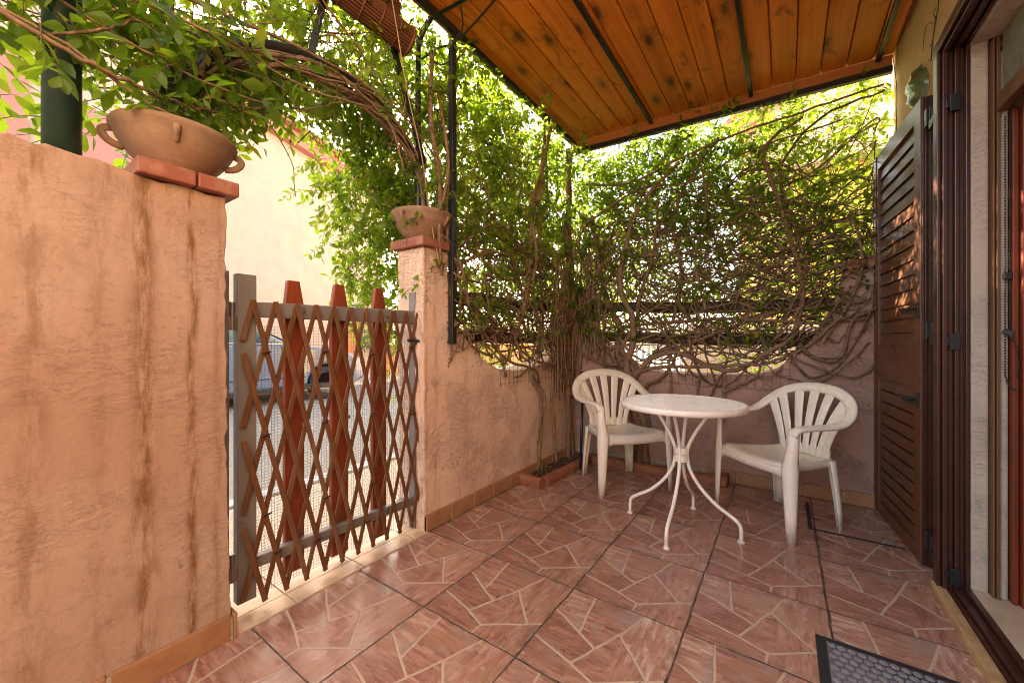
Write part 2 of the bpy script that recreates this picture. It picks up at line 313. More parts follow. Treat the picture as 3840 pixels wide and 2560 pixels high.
# ------------------------------------------------------------------ mesh builder
def nrm(v):
    v = np.asarray(v, float); l = np.linalg.norm(v); return v/l if l > 1e-9 else v
class MB:
    def __init__(s): s.v = []; s.f = []; s.r = []; s.mi = []; s.calls = []
    def add(s, vs, fs, r=.5, m=0):
        s.calls.append((vs, fs, r, m)); k = len(s.v); s.v += [tuple(map(float, p)) for p in vs]
        for f in fs: s.f.append(tuple(i+k for i in f)); s.r.append(r); s.mi.append(m)
        return s
    def obox(s, c, ax, hs, r=.5, m=0):
        c = np.asarray(c, float); a, b, d = [np.asarray(x, float)*h for x, h in zip(ax, hs)]
        vs = [c+i*a+j*b+k*d for k in (-1, 1) for j in (-1, 1) for i in (-1, 1)]
        return s.add(vs, [(0, 2, 3, 1), (4, 5, 7, 6), (0, 1, 5, 4), (2, 6, 7, 3), (0, 4, 6, 2), (1, 3, 7, 5)], r, m)
    def box(s, x0, x1, y0, y1, z0, z1, r=.5, m=0):
        return s.obox(((x0+x1)/2, (y0+y1)/2, (z0+z1)/2), np.eye(3), (abs(x1-x0)/2, abs(y1-y0)/2, abs(z1-z0)/2), r, m)
    def bar(s, p, q, w, d, up=(0, 0, 1), r=.5, m=0):
        p = np.asarray(p, float); q = np.asarray(q, float); t = nrm(q-p); b = nrm(np.cross(t, up)); c = np.cross(b, t)
        return s.obox((p+q)/2, (t, b, c), (np.linalg.norm(q-p)/2, w/2, d/2), r, m)
    def tube(s, pts, rad, n=8, caps=True, r=.5, flat=None, m=0):
        P = np.asarray(pts, float); k = len(P); rad = np.full(k, rad) if np.isscalar(rad) else np.asarray(rad)
        T = np.gradient(P, axis=0); T /= np.linalg.norm(T, axis=1)[:, None]+1e-12
        u = np.cross(T[0], (0, 0, 1)); u = nrm(u) if np.linalg.norm(u) > 1e-3 else np.array([1., 0, 0])
        ang = np.arange(n)*2*math.pi/n; vs = []
        for i in range(k):
            u = nrm(u-T[i]*(u@T[i])); v = np.cross(T[i], u)
            vs += list(P[i]+rad[i]*(np.cos(ang)[:, None]*u+np.sin(ang)[:, None]*v*(flat or 1)))
        fs = [(i*n+j, i*n+(j+1) % n, (i+1)*n+(j+1) % n, (i+1)*n+j) for i in range(k-1) for j in range(n)]
        if caps: fs += [tuple(range(n-1, -1, -1)), tuple((k-1)*n+j for j in range(n))]
        return s.add(vs, fs, r, m)
    def lathe(s, prof, n=32, c=(0, 0, 0), r=.5, m=0):
        vs = []; k = len(prof)
        for (rr, z) in prof:
            for j in range(n):
                a = 2*math.pi*j/n; vs.append((c[0]+rr*math.cos(a), c[1]+rr*math.sin(a), c[2]+z))
        fs = [(i*n+j, i*n+(j+1) % n, (i+1)*n+(j+1) % n, (i+1)*n+j) for i in range(k-1) for j in range(n)]
        return s.add(vs, fs, r, m)
    def prism(s, poly, axis, a0, a1, r=.5, m=0):
        """poly of (u,z); axis 'X' : u is Y, extruded along X ; axis 'Y' : u is X, extruded along Y"""
        k = len(poly); mk = (lambda u, z, a: (a, u, z)) if axis == 'X' else (lambda u, z, a: (u, a, z))
        vs = [mk(u, z, a0) for u, z in poly]+[mk(u, z, a1) for u, z in poly]
        fs = [tuple(range(k)), tuple(range(2*k-1, k-1, -1))]+[(i, (i+1) % k, k+(i+1) % k, k+i) for i in range(k)]
        return s.add(vs, fs, r, m)
    def grid(s, fn, nu, nv, r=.5, m=0, closed=False):
        vs = [fn(i/(nu-1), j/(nv-1)) for i in range(nu) for j in range(nv)]
        return s.add(vs, [(i*nv+j, (i+1)*nv+j, (i+1)*nv+j+1, i*nv+j+1) for i in range(nu-1) for j in range(nv-1)], r, m)
    def each(s, name, mat, parent=None, **kw):      # every added piece becomes a part of its own
        for c in s.calls:
            q = MB(); q.add(*c); q.build(name, mat, parent, **kw)
    def build(s, name, mat, parent=None, smooth=False, bevel=0., seg=2, solid=0., sub=0, fix=True, angle=None):
        off = np.array(parent['_base'] if parent is not None and '_base' in parent else (0, 0, 0), float) if parent is not None else np.zeros(3)
        me = bpy.data.meshes.new(name)
        v = np.array(s.v)-off
        me.from_pydata(v.tolist(), [], s.f)
        a = me.attributes.new('rnd', 'FLOAT', 'FACE'); a.data.foreach_set('value', np.array(s.r, np.float32))
        for mm in (mat if isinstance(mat, (list, tuple)) else [mat]): me.materials.append(mm)
        me.polygons.foreach_set('material_index', np.array(s.mi, np.int32))
        if smooth: me.polygons.foreach_set('use_smooth', np.ones(len(me.polygons), bool))
        if fix:
            import bmesh
            bm = bmesh.new(); bm.from_mesh(me); bmesh.ops.recalc_face_normals(bm, faces=bm.faces); bm.to_mesh(me); bm.free()
        me.update()
        o = bpy.data.objects.new(name, me); COL.objects.link(o)
        if parent is not None: o.parent = parent
        if solid:
            md = o.modifiers.new('thickness', 'SOLIDIFY'); md.thickness = solid; md.offset = 0
        if bevel:
            md = o.modifiers.new('bevel', 'BEVEL'); md.width = bevel; md.segments = seg; md.limit_method = 'ANGLE'; md.angle_limit = R_(35)
        if sub:
            md = o.modifiers.new('subdivision', 'SUBSURF'); md.levels = sub; md.render_levels = sub
        return o

def tag(o, label=None, cat=None, group=None, kind=None):
    if label: o['label'] = label
    if cat: o['category'] = cat
    if group: o['group'] = group
    if kind: o['kind'] = kind
    return o
def thing(name, label, cat, loc=(0, 0, 0), group=None, rz=0.):
    o = bpy.data.objects.new(name, None); COL.objects.link(o); o.empty_display_size = .1
    o.location = loc; o.rotation_euler = (0, 0, rz); o['_base'] = [float(x) for x in loc]
    return tag(o, label, cat, group)
def local(name, label, cat, group=None):          # a thing whose parts are in its own coordinates
    return thing(name, label, cat, (0, 0, 0), group)
def copy_tree(o, parent=None):
    c = o.copy(); COL.objects.link(c)
    if parent is not None: c.parent = parent
    for ch in [x for x in bpy.data.objects if x.parent == o]: copy_tree(ch, c)
    return c
def cr(pts, n=8):
    P = [np.asarray(p, float) for p in pts]; P = [2*P[0]-P[1]]+P+[2*P[-1]-P[-2]]; out = []
    for i in range(1, len(P)-2):
        a, b, c, d = P[i-1:i+3]
        for k in range(n):
            t = k/n; out.append(.5*((2*b)+(-a+c)*t+(2*a-5*b+4*c-d)*t*t+(-a+3*b-3*c+d)*t**3))
    out.append(P[-2]); return np.array(out)
def rough_poly(poly, step=.05, amp=.003, keep=()):
    out = []; k = len(poly)
    for i in range(k):
        a = np.array(poly[i], float); b = np.array(poly[(i+1) % k], float); L = np.linalg.norm(b-a); n = max(1, int(L/step))
        out.append(tuple(a))
        for j in range(1, n):
            out.append(tuple(a+(b-a)*j/n+rng.normal(0, amp, 2)))
    return out

# ================================================================== SETTING
b = MB(); b.box(-60, 60, -60, 60, -.5, -.10); tag(b.build('ground', M['ground']), kind='structure')
b = MB(); b.box(-9.0, -3.17, -40, 40, -.3, -.06); tag(b.build('street', M['asphalt']), kind='structure')
b = MB()
for k in range(-8, 14): b.box(-3.17, -3.03, k*1.0+.006, k*1.0+.994, -.3, -.035)
tag(b.build('kerb', M['kerb'], bevel=.008), kind='structure')
b = MB(); b.box(-3.03, -1.98, -10, 16, -.3, -.055); tag(b.build('gravel_strip', M['gravel']), kind='structure')
b = MB(); b.box(-11, -9.0, -40, 40, -.3, .02); tag(b.build('far_pavement', M['kerb']), kind='structure')
b = MB(); b.box(-1.655, .70, -3.2, 3.40, -.2, -.004)
PT = dict(A=(0, 0), E=(1, 0), F=(1, 1), B=(0, 1), a=(0, .275), b=(.37, .19), c=(.572, .115), d=(.565, 0), e=(1, .425), f=(0, .655), g=(.296, .50), k=(.468, .415), l=(.225, 1), m=(.70, 1), n=(.59, .70), o=(.575, .67), p=(.885, .345))
STONES = ('Adcba', 'dEepc', 'abkgf', 'fglB', 'gkonml', 'bcpok', 'opeFmn'); BASE = (.30, .62, .18, .85, .48, .40, .72)
for i in range(-4, 3):
    for j in range(-11, 5):
        tj = rng.normal(0, .09)
        for st_, bs in zip(STONES, BASE):
            vs = [(min(.70, max(-1.655, -.304+.442*(i+PT[q][0]))), min(3.40, max(-3.2, 1.535+.449*(j+PT[q][1]))), 0.0) for q in st_]
            if max(v_[0] for v_ in vs)-min(v_[0] for v_ in vs) < .004 or max(v_[1] for v_ in vs)-min(v_[1] for v_ in vs) < .004: continue
            b.add(vs, [tuple(range(len(vs)))], min(.99, max(.01, bs+tj+rng.normal(0, .07))))
tag(b.build('patio_floor', M['floor'], fix=False), kind='structure')
b = MB()                                       # dark strips standing in for the gap round the loose corner slab
b.box(.108, .126, 2.80, 3.23, .0, .0042); b.box(.108, .50, 2.782, 2.797, .0, .0042)
tag(b.build('floor_gap', M['rubber']), kind='structure')
b = MB()
for y0, y1 in ((.50, .80), (.806, 1.11), (1.116, 1.42), (1.426, 1.52)):
    b.box(-1.716, -1.622, y0, y1, -.1, .006); b.box(-1.97, -1.722, y0, y1, -.1, .004)
tag(b.build('threshold', M['threshold'], bevel=.002), kind='structure')
b = MB(); b.box(-1.655, -1.618, .5, 1.52, -.1, .0015); b.box(-1.98, -1.6555, .5, 1.52, -.1, -.004)
tag(b.build('threshold_bed', M['grout']), kind='structure')

def skirting(b, kind, at, a0, a1, step=.31, out=1, z1=.085, th=.014, g=None):
    a = a0
    while a < a1-1e-6:
        e = min(a+step-.009, a1)
        if kind == 'X': b.box(at, at+out*th, a, e, .001, z1)
        else: b.box(a, e, at, at+out*th, .001, z1)
        a += step

# ------------------------------------------------------------------ left garden wall
gw = thing('garden_wall', 'tall salmon plaster wall with brown rain streaks at the left of the gate', 'garden wall', (-1.74, -.8, 0))
poly = [(-3.2, 0), (.576, 0), (.566, .6), (.56, 1.1), (.562, 1.572), (.32, 1.572), (.24, 1.587), (-3.2, 1.575)]
b = MB(); b.prism(rough_poly(poly, .03, .003), 'X', -1.63, -1.85); b.build('wall', M['plaster_left'], gw, bevel=.004)
b = MB(); b.box(-1.627, -1.6152, -3.2, .578, .0005, .080); b.build('grout_line', M['grout'], gw)
b = MB(); skirting(b, 'X', -1.6305, .578-.31*8, .578, .31, 1, .088, .017)
b.box(-1.70, -1.6135, .5795, .592, .001, .088); b.build('skirting', M['skirt'], gw, bevel=.003)
for (y0, y1) in ((.322, .468), (.473, .592)):
    for (x0, x1) in ((-1.598, -1.728), (-1.732, -1.88)):
        b = MB(); b.box(x1, x0, y0, y1, 1.573, 1.623); b.build('coping_brick', M['coping'], gw, bevel=.005)

# ------------------------------------------------------------------ gate pier with swooping wall
pw = thing('garden_wall', 'pink plaster gate pier whose wall swoops down towards the vine corner', 'garden wall', (-1.76, 2.4, 0))
top = [(1.505, 1.59), (1.69, 1.59), (1.70, 1.45), (1.735, 1.29), (1.82, 1.135), (1.94, 1.015), (2.06, .93), (2.2, .872), (2.35, .85), (2.5, .845), (2.7, .86), (2.9, .895), (3.08, .965), (3.24, 1.09), (3.33, 1.28), (3.372, 1.55)]
t2 = [(p[0], p[1]) for p in cr([(a, c, 0) for a, c in top], 4)]
poly = [(1.51, 0)]+[(1.508, .5), (1.503, 1.0)]+t2+[(3.50, 1.56), (3.50, 0)]
b = MB(); b.prism(rough_poly(poly, .05, .0025), 'X', -1.65, -1.87); b.build('wall', M['plaster_pier'], pw, bevel=.012, seg=3)
b = MB(); b.box(-1.648, -1.6362, 1.512, 3.36, .0005, .082); b.build('grout_line', M['grout'], pw)
b = MB(); skirting(b, 'X', -1.6505, 1.512, 3.355, .205, 1, .09, .017); b.build('skirting', M['skirt'], pw, bevel=.003)
for (y0, y1) in ((1.475, 1.592), (1.597, 1.715)):
    for (x0, x1) in ((-1.622, -1.752), (-1.757, -1.90)):
        b = MB(); b.box(x1, x0, y0, y1, 1.592, 1.642); b.build('coping_brick', M['coping'], pw, bevel=.005)

# ------------------------------------------------------------------ back wall
bw = thing('garden_wall', 'mauve pink back wall with a wide scoop under the two dark rails', 'garden wall', (-.5, 3.47, 0))
top = [(-1.66, 1.56), (-1.50, 1.55), (-1.475, 1.24), (-1.40, 1.09), (-1.25, .97), (-1.06, .85), (-.9, .815), (-.7, .805), (-.45, .806), (-.26, .812), (-.06, .86), (.09, 1.0), (.20, 1.17), (.28, 1.36), (.325, 1.53)]
t2 = [(p[0], p[1]) for p in cr([(a, c, 0) for a, c in top], 4)]
poly = [(-1.66, 0)]+t2+[(.56, 1.53), (.56, 0)]
b = MB(); b.prism(rough_poly(poly, .05, .003), 'Y', 3.37, 3.60); b.build('wall', M['plaster_back'], bw, bevel=.014, seg=3)
b = MB(); b.box(-1.64, .545, 3.3565, 3.368, .0005, .075); b.build('grout_line', M['grout'], bw)
b = MB(); skirting(b, 'Y', 3.3695, -.50, .545, .205, -1, .088, .017); b.build('skirting', M['skirt'], bw, bevel=.003)
for (x0, x1) in ((.305, .425), (.43, .55)):
    b = MB(); b.box(x0, x1, 3.345, 3.62, 1.532, 1.592); b.build('coping_brick', M['coping'], bw, bevel=.005)

# ------------------------------------------------------------------ planting bed and edging
b = MB(); b.box(-1.63, -1.47, 2.46, 3.36, .0, .03); b.box(-1.47, -.36, 3.26, 3.36, .0, .03)
soil = b.build('planting_bed', M['soil']); tag(soil, kind='structure')
litter = MB()
for i in range(260):
    x, y = (rng.uniform(-1.62, -1.5), rng.uniform(2.47, 3.33)) if i % 2 else (rng.uniform(-1.5, -.4), rng.uniform(3.28, 3.36))
    a = rng.uniform(0, 6.28); s_ = rng.uniform(.008, .02); c, sn = math.cos(a)*s_, math.sin(a)*s_
    litter.add([(x-c, y-sn, .034), (x+sn*.5, y-c*.5, .036+rng.uniform(0, .01)), (x+c, y+sn, .038), (x-sn*.5, y+c*.5, .034+rng.uniform(0, .012))], [(0, 1, 2, 3)], rng.random())
tag(litter.build('leaf_litter', M['bark'], fix=False), 'dry brown leaf litter lying on the soil of the corner bed', 'leaf litter', kind='stuff')
fl = MB()
for i in range(34):
    x, y = (U_(-1.4, .4), U_(2.3, 3.3)) if i < 22 else (U_(-1.5, .2), U_(.7, 2.3))
    a = U_(0, 6.28); s_ = U_(.006, .014); c, sn = math.cos(a)*s_, math.sin(a)*s_
    fl.add([(x-c, y-sn, .003), (x+sn*.45, y-c*.45, .004+U_(0, .005)), (x+c, y+sn, .005), (x-sn*.45, y+c*.45, .003+U_(0, .006))], [(0, 1, 2, 3)], U_(0, 1))
tag(fl.build('fallen_leaves', M['bark'], fix=False), 'small dry leaf scraps scattered on the tiled floor', 'fallen leaves', kind='stuff')
def edging(p, q, label):
    p = np.array(p); q = np.array(q); L = np.linalg.norm(q-p); t = (q-p)/L; s_ = np.array([-t[1], t[0]])
    prof = [(-.036, 0)]+[(.037*math.cos(a_), .034+.036*math.sin(a_)) for a_ in np.linspace(math.pi, 0, 13)]+[(.036, 0)]
    b = MB(); k = len(prof); vs = []
    for e in (.003, L-.003):
        for (a, z) in prof:
            xy = p+t*e+s_*a; vs.append((xy[0], xy[1], z+.001))
    b.add(vs, [tuple(range(k)), tuple(range(2*k-1, k-1, -1))]+[(i, (i+1) % k, k+(i+1) % k, k+i) for i in range(k)])
    o = b.build('bed_edging', M['edging'], bevel=.003); tag(o, label, 'edging', 'terracotta edging round the planting bed')
edging((-1.65, 2.47), (-1.44, 2.45), 'short terracotta edging piece butting against the gate wall')
edging((-1.455, 2.49), (-1.435, 2.86), 'long terracotta edging running back from the outer corner of the bed')
edging((-1.435, 2.865), (-1.42, 3.21), 'terracotta edging beside the rear left leg of the left chair')
edging((-1.42, 3.245), (-1.08, 3.235), 'terracotta edging at the inner corner behind the left chair')
edging((-1.075, 3.235), (-.74, 3.23), 'terracotta edging below the thick vine trunk')
edging((-.735, 3.23), (-.40, 3.245), 'terracotta edging behind the bistro table, ending the row by the back wall')
b = MB(); b.box(-.398, -.345, 3.21, 3.35, .001, .078); b.build('bed_edging', M['edging'], bevel=.012)
tag(bpy.data.objects['bed_edging.006'], 'end block of the terracotta edging meeting the back wall beside the right chair', 'edging', 'terracotta edging round the planting bed')

# ------------------------------------------------------------------ house wall with door opening
hw = thing('house_wall', 'ochre plastered house wall with the door opening at the right', 'house wall', (.7, 1, 0))
b = MB()
b.add([(.594, 2.43, -.1), (.556, 3.372, -.1), (.70, 3.372, -.1), (.70, 2.43, -.1), (.594, 2.43, 3.1), (.556, 3.372, 3.1), (.70, 3.372, 3.1), (.70, 2.43, 3.1)],
      [(0, 1, 2, 3), (4, 5, 6, 7), (0, 1, 5, 4), (1, 2, 6, 5), (2, 3, 7, 6), (3, 0, 4, 7)])
b.box(.594, .70, -3.2, .25, -.1, 3.1); b.box(.594, .70, .25, 2.43, 2.32, 3.1)
b.box(.545, 1.1, -3.2, 3.7, 3.1, 3.3); b.box(1.0, 1.1, -3.2, 3.7, -.1, 3.1)
b.box(.70, 1.0, 2.431, 2.5, -.1, 3.1); b.box(.70, 1.0, .12, .2, -.1, 3.1)  # unseen closing walls, added to stop light leaking in behind the doorway
b.build('wall', M['plaster_house'], hw)
b = MB(); b.box(.618, .668, 2.374, 2.43, .05, 2.29); b.box(.689, .712, 2.352, 2.43, .05, 2.2)
b.box(.618, .80, .25, 2.374, 2.262, 2.32)
b.build('reveal', M['plaster_white'], hw, bevel=.008)
b = MB(); b.box(.62, 1.0, .2, 2.43, .0, .052); b.build('sill', M['marble'], hw, bevel=.004)
b = MB(); b.box(.512, .5505, .2, 2.42, .0, .036); b.build('sill_strip', M['travertine'], hw, bevel=.006)
# ------------------------------------------------------------------ dark outer door frame
df = thing('door_frame', 'dark red brown ribbed metal frame round the doorway', 'door frame', (.57, 1.3, 0))
b = MB()
for (x0, x1, y0) in ((.522, .534, 2.372), (.536, .552, 2.360), (.554, .570, 2.378), (.572, .586, 2.366), (.588, .602, 2.380), (.604, .617, 2.372)):
    b.box(x0, x1, y0, 2.425, .03, 2.27)
b.box(.523, .616, 2.386, 2.424, .03, 2.27); b.box(.577, .592, 2.425, 2.575, .012, 2.318)  # last box: dark strip added for the shaded gap beside the shutter
b.build('jamb', M['frame_brown'], df, bevel=.003)
b = MB()
for (x0, x1, z0) in ((.522, .534, 2.262), (.536, .552, 2.250), (.554, .570, 2.268), (.572, .586, 2.256), (.588, .602, 2.270), (.604, .617, 2.262)):
    b.box(x0, x1, .2, 2.425, z0+.008, 2.318)
b.build('header', M['frame_brown'], df, bevel=.003)
b = MB()
for (x0, x1, z1) in ((.552, .566, .036), (.568, .580, .050), (.582, .598, .040), (.600, .618, .056)):
    b.box(x0, x1, .2, 2.384, .0, z1)
b.build('track', M['frame_brown'], df, bevel=.002)
# inner timber frame, transom and door leaf
idr = thing('inner_door', 'red brown wooden inner door at the right edge behind the white reveal', 'door', (.75, 1.4, .05))
b = MB(); b.box(.669, .676, 2.345, 2.40, .053, 2.25); b.box(.678, .687, 2.338, 2.40, .053, 2.25); b.build('frame_strip', M['inner_wood'], idr, bevel=.002)
b = MB(); b.box(.676, .705, .25, 2.344, 1.955, 2.02); b.build('transom_bar', M['inner_wood'], idr, bevel=.003)
b = MB(); b.box(.69, .70, .25, 2.33, 2.022, 2.255); b.build('roll_blind', M['screen_green'], idr)
b = MB(); b.box(.714, .730, 2.328, 2.40, .053, 1.954); b.box(.733, .742, 2.310, 2.40, .053, 1.954); b.build('door_post', M['door_red'], idr, bevel=.003)
b = MB(); b.box(.744, .79, .25, 2.30, .053, 1.954); b.box(.735, .7445, .25, 2.10, .053, .16); b.build('door_leaf', M['door_red'], idr, bevel=.003)
# beaded chain
ch = MB(); pts = []
for z in np.arange(.93, 1.93, .0105): pts.append((.697, 2.334, z))
for z in np.arange(1.10, 1.93, .0105): pts.append((.708, 2.331, z))
for k in range(20): a = k/19; pts.append((.708+.006*math.sin(a*3.1), 2.331-.06*math.sin(a*math.pi*.5), 1.10-.17*a))
for k in range(12): a = k/11; pts.append((.697+.008*a, 2.334-.05*a, .93-.05*math.sin(a*math.pi*.6)))
for (x, y, z) in pts:
    ch.lathe([(.0004, -.004), (.0032, -.002), (.0032, .002), (.0004, .004)], 6, (x, y, z))
cho = ch.build('blind_chain', M['black_rough'], None, smooth=True); tag(cho, 'black beaded blind chain looped against the white door reveal', 'chain')
c2 = MB(); c2.box(.692, .712, 2.322, 2.340, 1.30, 1.325); c2.bar((.69, 2.33, 1.10), (.716, 2.325, 1.09), .012, .02); c2.bar((.699, 2.33, 1.108), (.712, 2.322, 1.075), .008, .012)
c2.each('chain_clip', M['black_rough'], cho, bevel=.002)

# ------------------------------------------------------------------ shutter
HX, HY = .524, 2.625; FX, FY = .462, 3.368
L_ = math.hypot(FX-HX, FY-HY); td = np.array([(FX-HX)/L_, (FY-HY)/L_, 0]); nd_ = np.array([-td[1], td[0], 0])  # nd_ points to -X (visible side)
def SP(s, z, n=0.): return np.array([HX, HY, 0])+td*s+nd_*n+np.array([0, 0, z])
sh = thing('shutter', 'brown louvred shutter leaf folded back against the house wall', 'shutter', (HX, HY, 0))
def sbox(b, s0, s1, z0, z1, n0, n1, r=.5): return b.obox(SP((s0+s1)/2, (z0+z1)/2, (n0+n1)/2), (td, nd_, (0, 0, 1)), ((s1-s0)/2, abs(n1-n0)/2, (z1-z0)/2), r)
b = MB(); TH = -.045
sbox(b, .0, .085, .012, 2.21, TH, 0); sbox(b, L_-.085, L_, .012, 2.21, TH, 0)
sbox(b, .0852, L_-.0852, .012, .075, TH, -.0008); sbox(b, .0852, L_-.0852, .835, 1.035, TH, -.0008); sbox(b, .0852, L_-.0852, 2.12, 2.21, TH, -.0008)
sbox(b, L_-.06, L_-.052, .012, 2.21, 0, .004)
b.build('frame', M['shutter'], sh, bevel=.003)
def louvres(z0, z1, n, tilt, fill):
    b = MB(); p = (z1-z0)/n
    for k in range(n):
        zc = z0+(k+.5)*p
        up = nrm(np.array([0, 0, 1])+nd_*(-tilt)); nn = nrm(np.cross(td, up)); nn = nn if nn@nd_ > 0 else -nn
        b.obox(SP(L_/2, zc, -.015), (td, up, nn), (L_/2-.0865, p*fill, .0018))
    b.build('louvre_panel', M['shutter'], sh)
    b = MB(); sbox(b, .0853, L_-.0853, z0, z1, -.044, -.036); b.build('louvre_gap_shade', M['frame_brown'], sh)  # dark sheet stands in for the shade behind the slats
louvres(.0755, .8345, 11, -.05, .445); louvres(1.0355, 2.1195, 15, .14, .50)
b = MB()                                           # ribbed hinge-side edge, seen from the front
for (n0, n1, e) in ((-.004, -.012, .012), (-.015, -.024, .006), (-.027, -.036, .014), (-.038, -.045, .008)):
    sbox(b, -e, .0, .012, 2.208, n1, n0)
b.build('edge_trim', M['frame_brown'], sh, bevel=.002)
b = MB(); sbox(b, -.032, -.012, .03, 2.235, -.045, -.041); b.build('edge_rod', M['black'], sh, bevel=.001)
for z in (1.205, .775):
    b = MB(); sbox(b, .018, .038, z-.035, z+.04, 0, .006)
    b.tube([SP(.028, z+.012, .004), SP(.028, z+.012, .036), SP(.05, z+.012, .042), SP(.088, z+.012, .042)], .0075, 8)
    sbox(b, .045, .085, z-.012, z+.018, .028, .044); b.tube([SP(.028, z-.005, .0), SP(.05, z-.008, .03)], .006, 6)
    b.build('latch', M['black_rough'], sh, bevel=.0015)
for z in (2.08, 1.10, .135):
    b = MB(); hx = .548; 
    b.box(.531, .552, 2.566, 2.600, z-.03, z+.05); b.tube([(hx, 2.553, z-.055), (hx, 2.553, z+.045)], .011, 10)
    b.box(hx-.012, hx+.012, 2.49, 2.556, z-.055, z-.02); b.box(.556, .585, 2.350, 2.358, z-.075, z-.005); b.bar((.56, 2.353, z-.04), (hx, 2.50, z-.038), .03, .035)
    h = b.build('hinge', M['black'], sh, bevel=.002)
    b = MB()
    for dz in (-.058, -.022): b.lathe([(.0005, 0), (.004, 0), (.004, .003), (.0005, .004)], 8, (.572, 2.3475, z+dz))
    for dz in (-.012, .03): b.lathe([(.0005, 0), (.004, 0), (.004, .003), (.0005, .004)], 8, (.5415, 2.5635, z+dz))
    b.each('screw', M['steel'], h)

# ------------------------------------------------------------------ canopy roof
def cz(x): return 2.912-(x+1.6)*.036
cn = thing('porch_canopy', 'sloping porch canopy of stained pine boards on black steel bars', 'porch canopy', (-.5, 1.2, 2.8))
b = MB(); x = -1.675; k = 0
while x < .54:
    x1 = min(x+.1285, .548)
    yj = 3.335
    c = np.array([(x+x1)/2, (yj+.72)/2, cz((x+x1)/2)+.012+rng.normal(0, .0006)])
    b.obox(c, ((1, 0, -.036), (0, 1, 0), (.036, 0, 1)), ((x1-x)/2, (yj-.72)/2+rng.normal(0, .004), .010), rng.random())
    x += .1335; k += 1
b.build('plank_ceiling', M['ceiling'], cn, bevel=.005, seg=1)
b = MB(); b.obox((-.56, 2.06, cz(-.56)+.045), ((1, 0, -.036), (0, 1, 0), (.036, 0, 1)), (1.13, 1.37, .018)); b.build('light_block_slab', M['roof_tile'], cn)  # unseen slab added above the planks to block light
b = MB(); b.bar((-1.655, 3.348, cz(-1.65)-.03), (.545, 3.348, cz(.54)-.03), .022, .062); b.build('fascia_board', M['fascia'], cn, bevel=.003)
b = MB(); b.bar((-1.60, 3.345, cz(-1.6)-.088), (.545, 3.345, cz(.54)-.088), .035, .04); b.build('rear_beam', M['black'], cn, bevel=.003)
b = MB(); b.bar((-1.60, -.2, cz(-1.6)-.02), (-1.60, 3.33, cz(-1.6)-.03), .032, .036, (0, 0, 1)); b.build('side_beam', M['black'], cn, bevel=.003)
for X in (-.91, -.205, .478):
    b = MB(); b.bar((X, .72, cz(X)-.016), (X, 3.33, cz(X)-.016), .026, .028); b.build('rafter', M['black'], cn, bevel=.003)
b = MB(); b.bar((-1.615, 1.70, 1.045), (-1.615, 1.70, cz(-1.6)-.04), .036, .036, (1, 0, 0)); b.build('post', M['black'], cn, bevel=.003)
b = MB(); b.bar((-1.665, 3.32, 1.0), (-1.665, 3.32, cz(-1.6)-.05), .036, .036, (1, 0, 0)); b.build('post', M['black'], cn, bevel=.003)

# ------------------------------------------------------------------ arch over the gate
ar = thing('gate_arch', 'black steel arch over the gate wrapped in vine stems', 'arch', (-1.75, 1.0, 1.65))
ap = cr([(-1.75, .45, 1.66), (-1.75, .452, 1.85), (-1.75, .49, 2.0), (-1.75, .576, 2.15), (-1.75, .74, 2.27), (-1.75, .95, 2.335), (-1.75, 1.18, 2.335), (-1.75, 1.37, 2.25), (-1.75, 1.52, 2.11), (-1.75, 1.585, 1.93), (-1.75, 1.60, 1.66)], 6)
b = MB(); b.tube(ap, .026, 10); b.build('arch_tube', M['black'], ar, smooth=True)
b = MB(); b.box(-1.762, -1.738, .405, .423, 1.66, 3.3); b.box(-1.762, -1.738, .428, .446, 1.66, 3.3); b.build('upright', M['black'], ar, bevel=.004)
b = MB(); b.tube(cr([(-1.76, 1.565, 1.66), (-1.76, 1.565, 2.72), (-1.745, 1.57, 2.83), (-1.68, 1.58, 2.91), (-1.60, 1.585, 2.925), (-1.2, 1.60, 2.90)], 6), .017, 8); b.build('upright', M['black'], ar, smooth=True)
b = MB(); b.bar((-1.72, 1.345, 2.66), (-1.74, 1.60, 2.08), .022, .03); b.bar((-1.75, .93, 2.36), (-1.72, 1.02, 2.85), .022, .03); b.each('strut', M['black'], ar, bevel=.003)

# ------------------------------------------------------------------ bamboo blind
bb = thing('bamboo_blind', 'rolled brown bamboo blind hanging under the canopy edge', 'blind', (-1.64, .5, 2.68))
b = MB(); n = 26
for k in range(n):
    a = 2*math.pi*k/n; r = .060+.0015*math.sin(k*5)
    b.tube([(-1.65+r*math.cos(a), -.1, 2.655+r*math.sin(a)), (-1.65+r*math.cos(a)+rng.normal(0, .001), 1.392+rng.normal(0, .003), 2.655+r*math.sin(a))], .0076, 5, r=rng.random())
b.tube([(-1.65, -.1, 2.655), (-1.65, 1.385, 2.655)], .055, 12)
b.build('rolled_slats', M['bamboo'], bb)
b = MB()
for k in range(26):
    z = 2.715+k*.008; b.box(-1.662+rng.normal(0, .001), -1.657, -.1, 1.36+rng.normal(0, .004), z, z+.0052, rng.random())
b.build('hanging_slats', M['bamboo'], bb)
b = MB()
for y in (1.385, 1.30, 1.20, 1.10, 1.0, .9):
    b.tube([(-1.65+.070*math.cos(a), y+.008*math.sin(a*2), 2.655+.070*math.sin(a)) for a in np.linspace(0, 6.28, 20)], .004 if y < 1.38 else .009, 5)
b.each('cord', M['bamboo'], bb)
b = MB(); b.tube(cr([(-1.60, 1.22, 2.9), (-1.58, 1.27, 2.6), (-1.60, 1.35, 2.35), (-1.62, 1.47, 2.05), (-1.64, 1.55, 1.75), (-1.62, 1.60, 1.5)], 8), .0035, 5); b.build('pull_cord', M['cord'], bb, smooth=True)

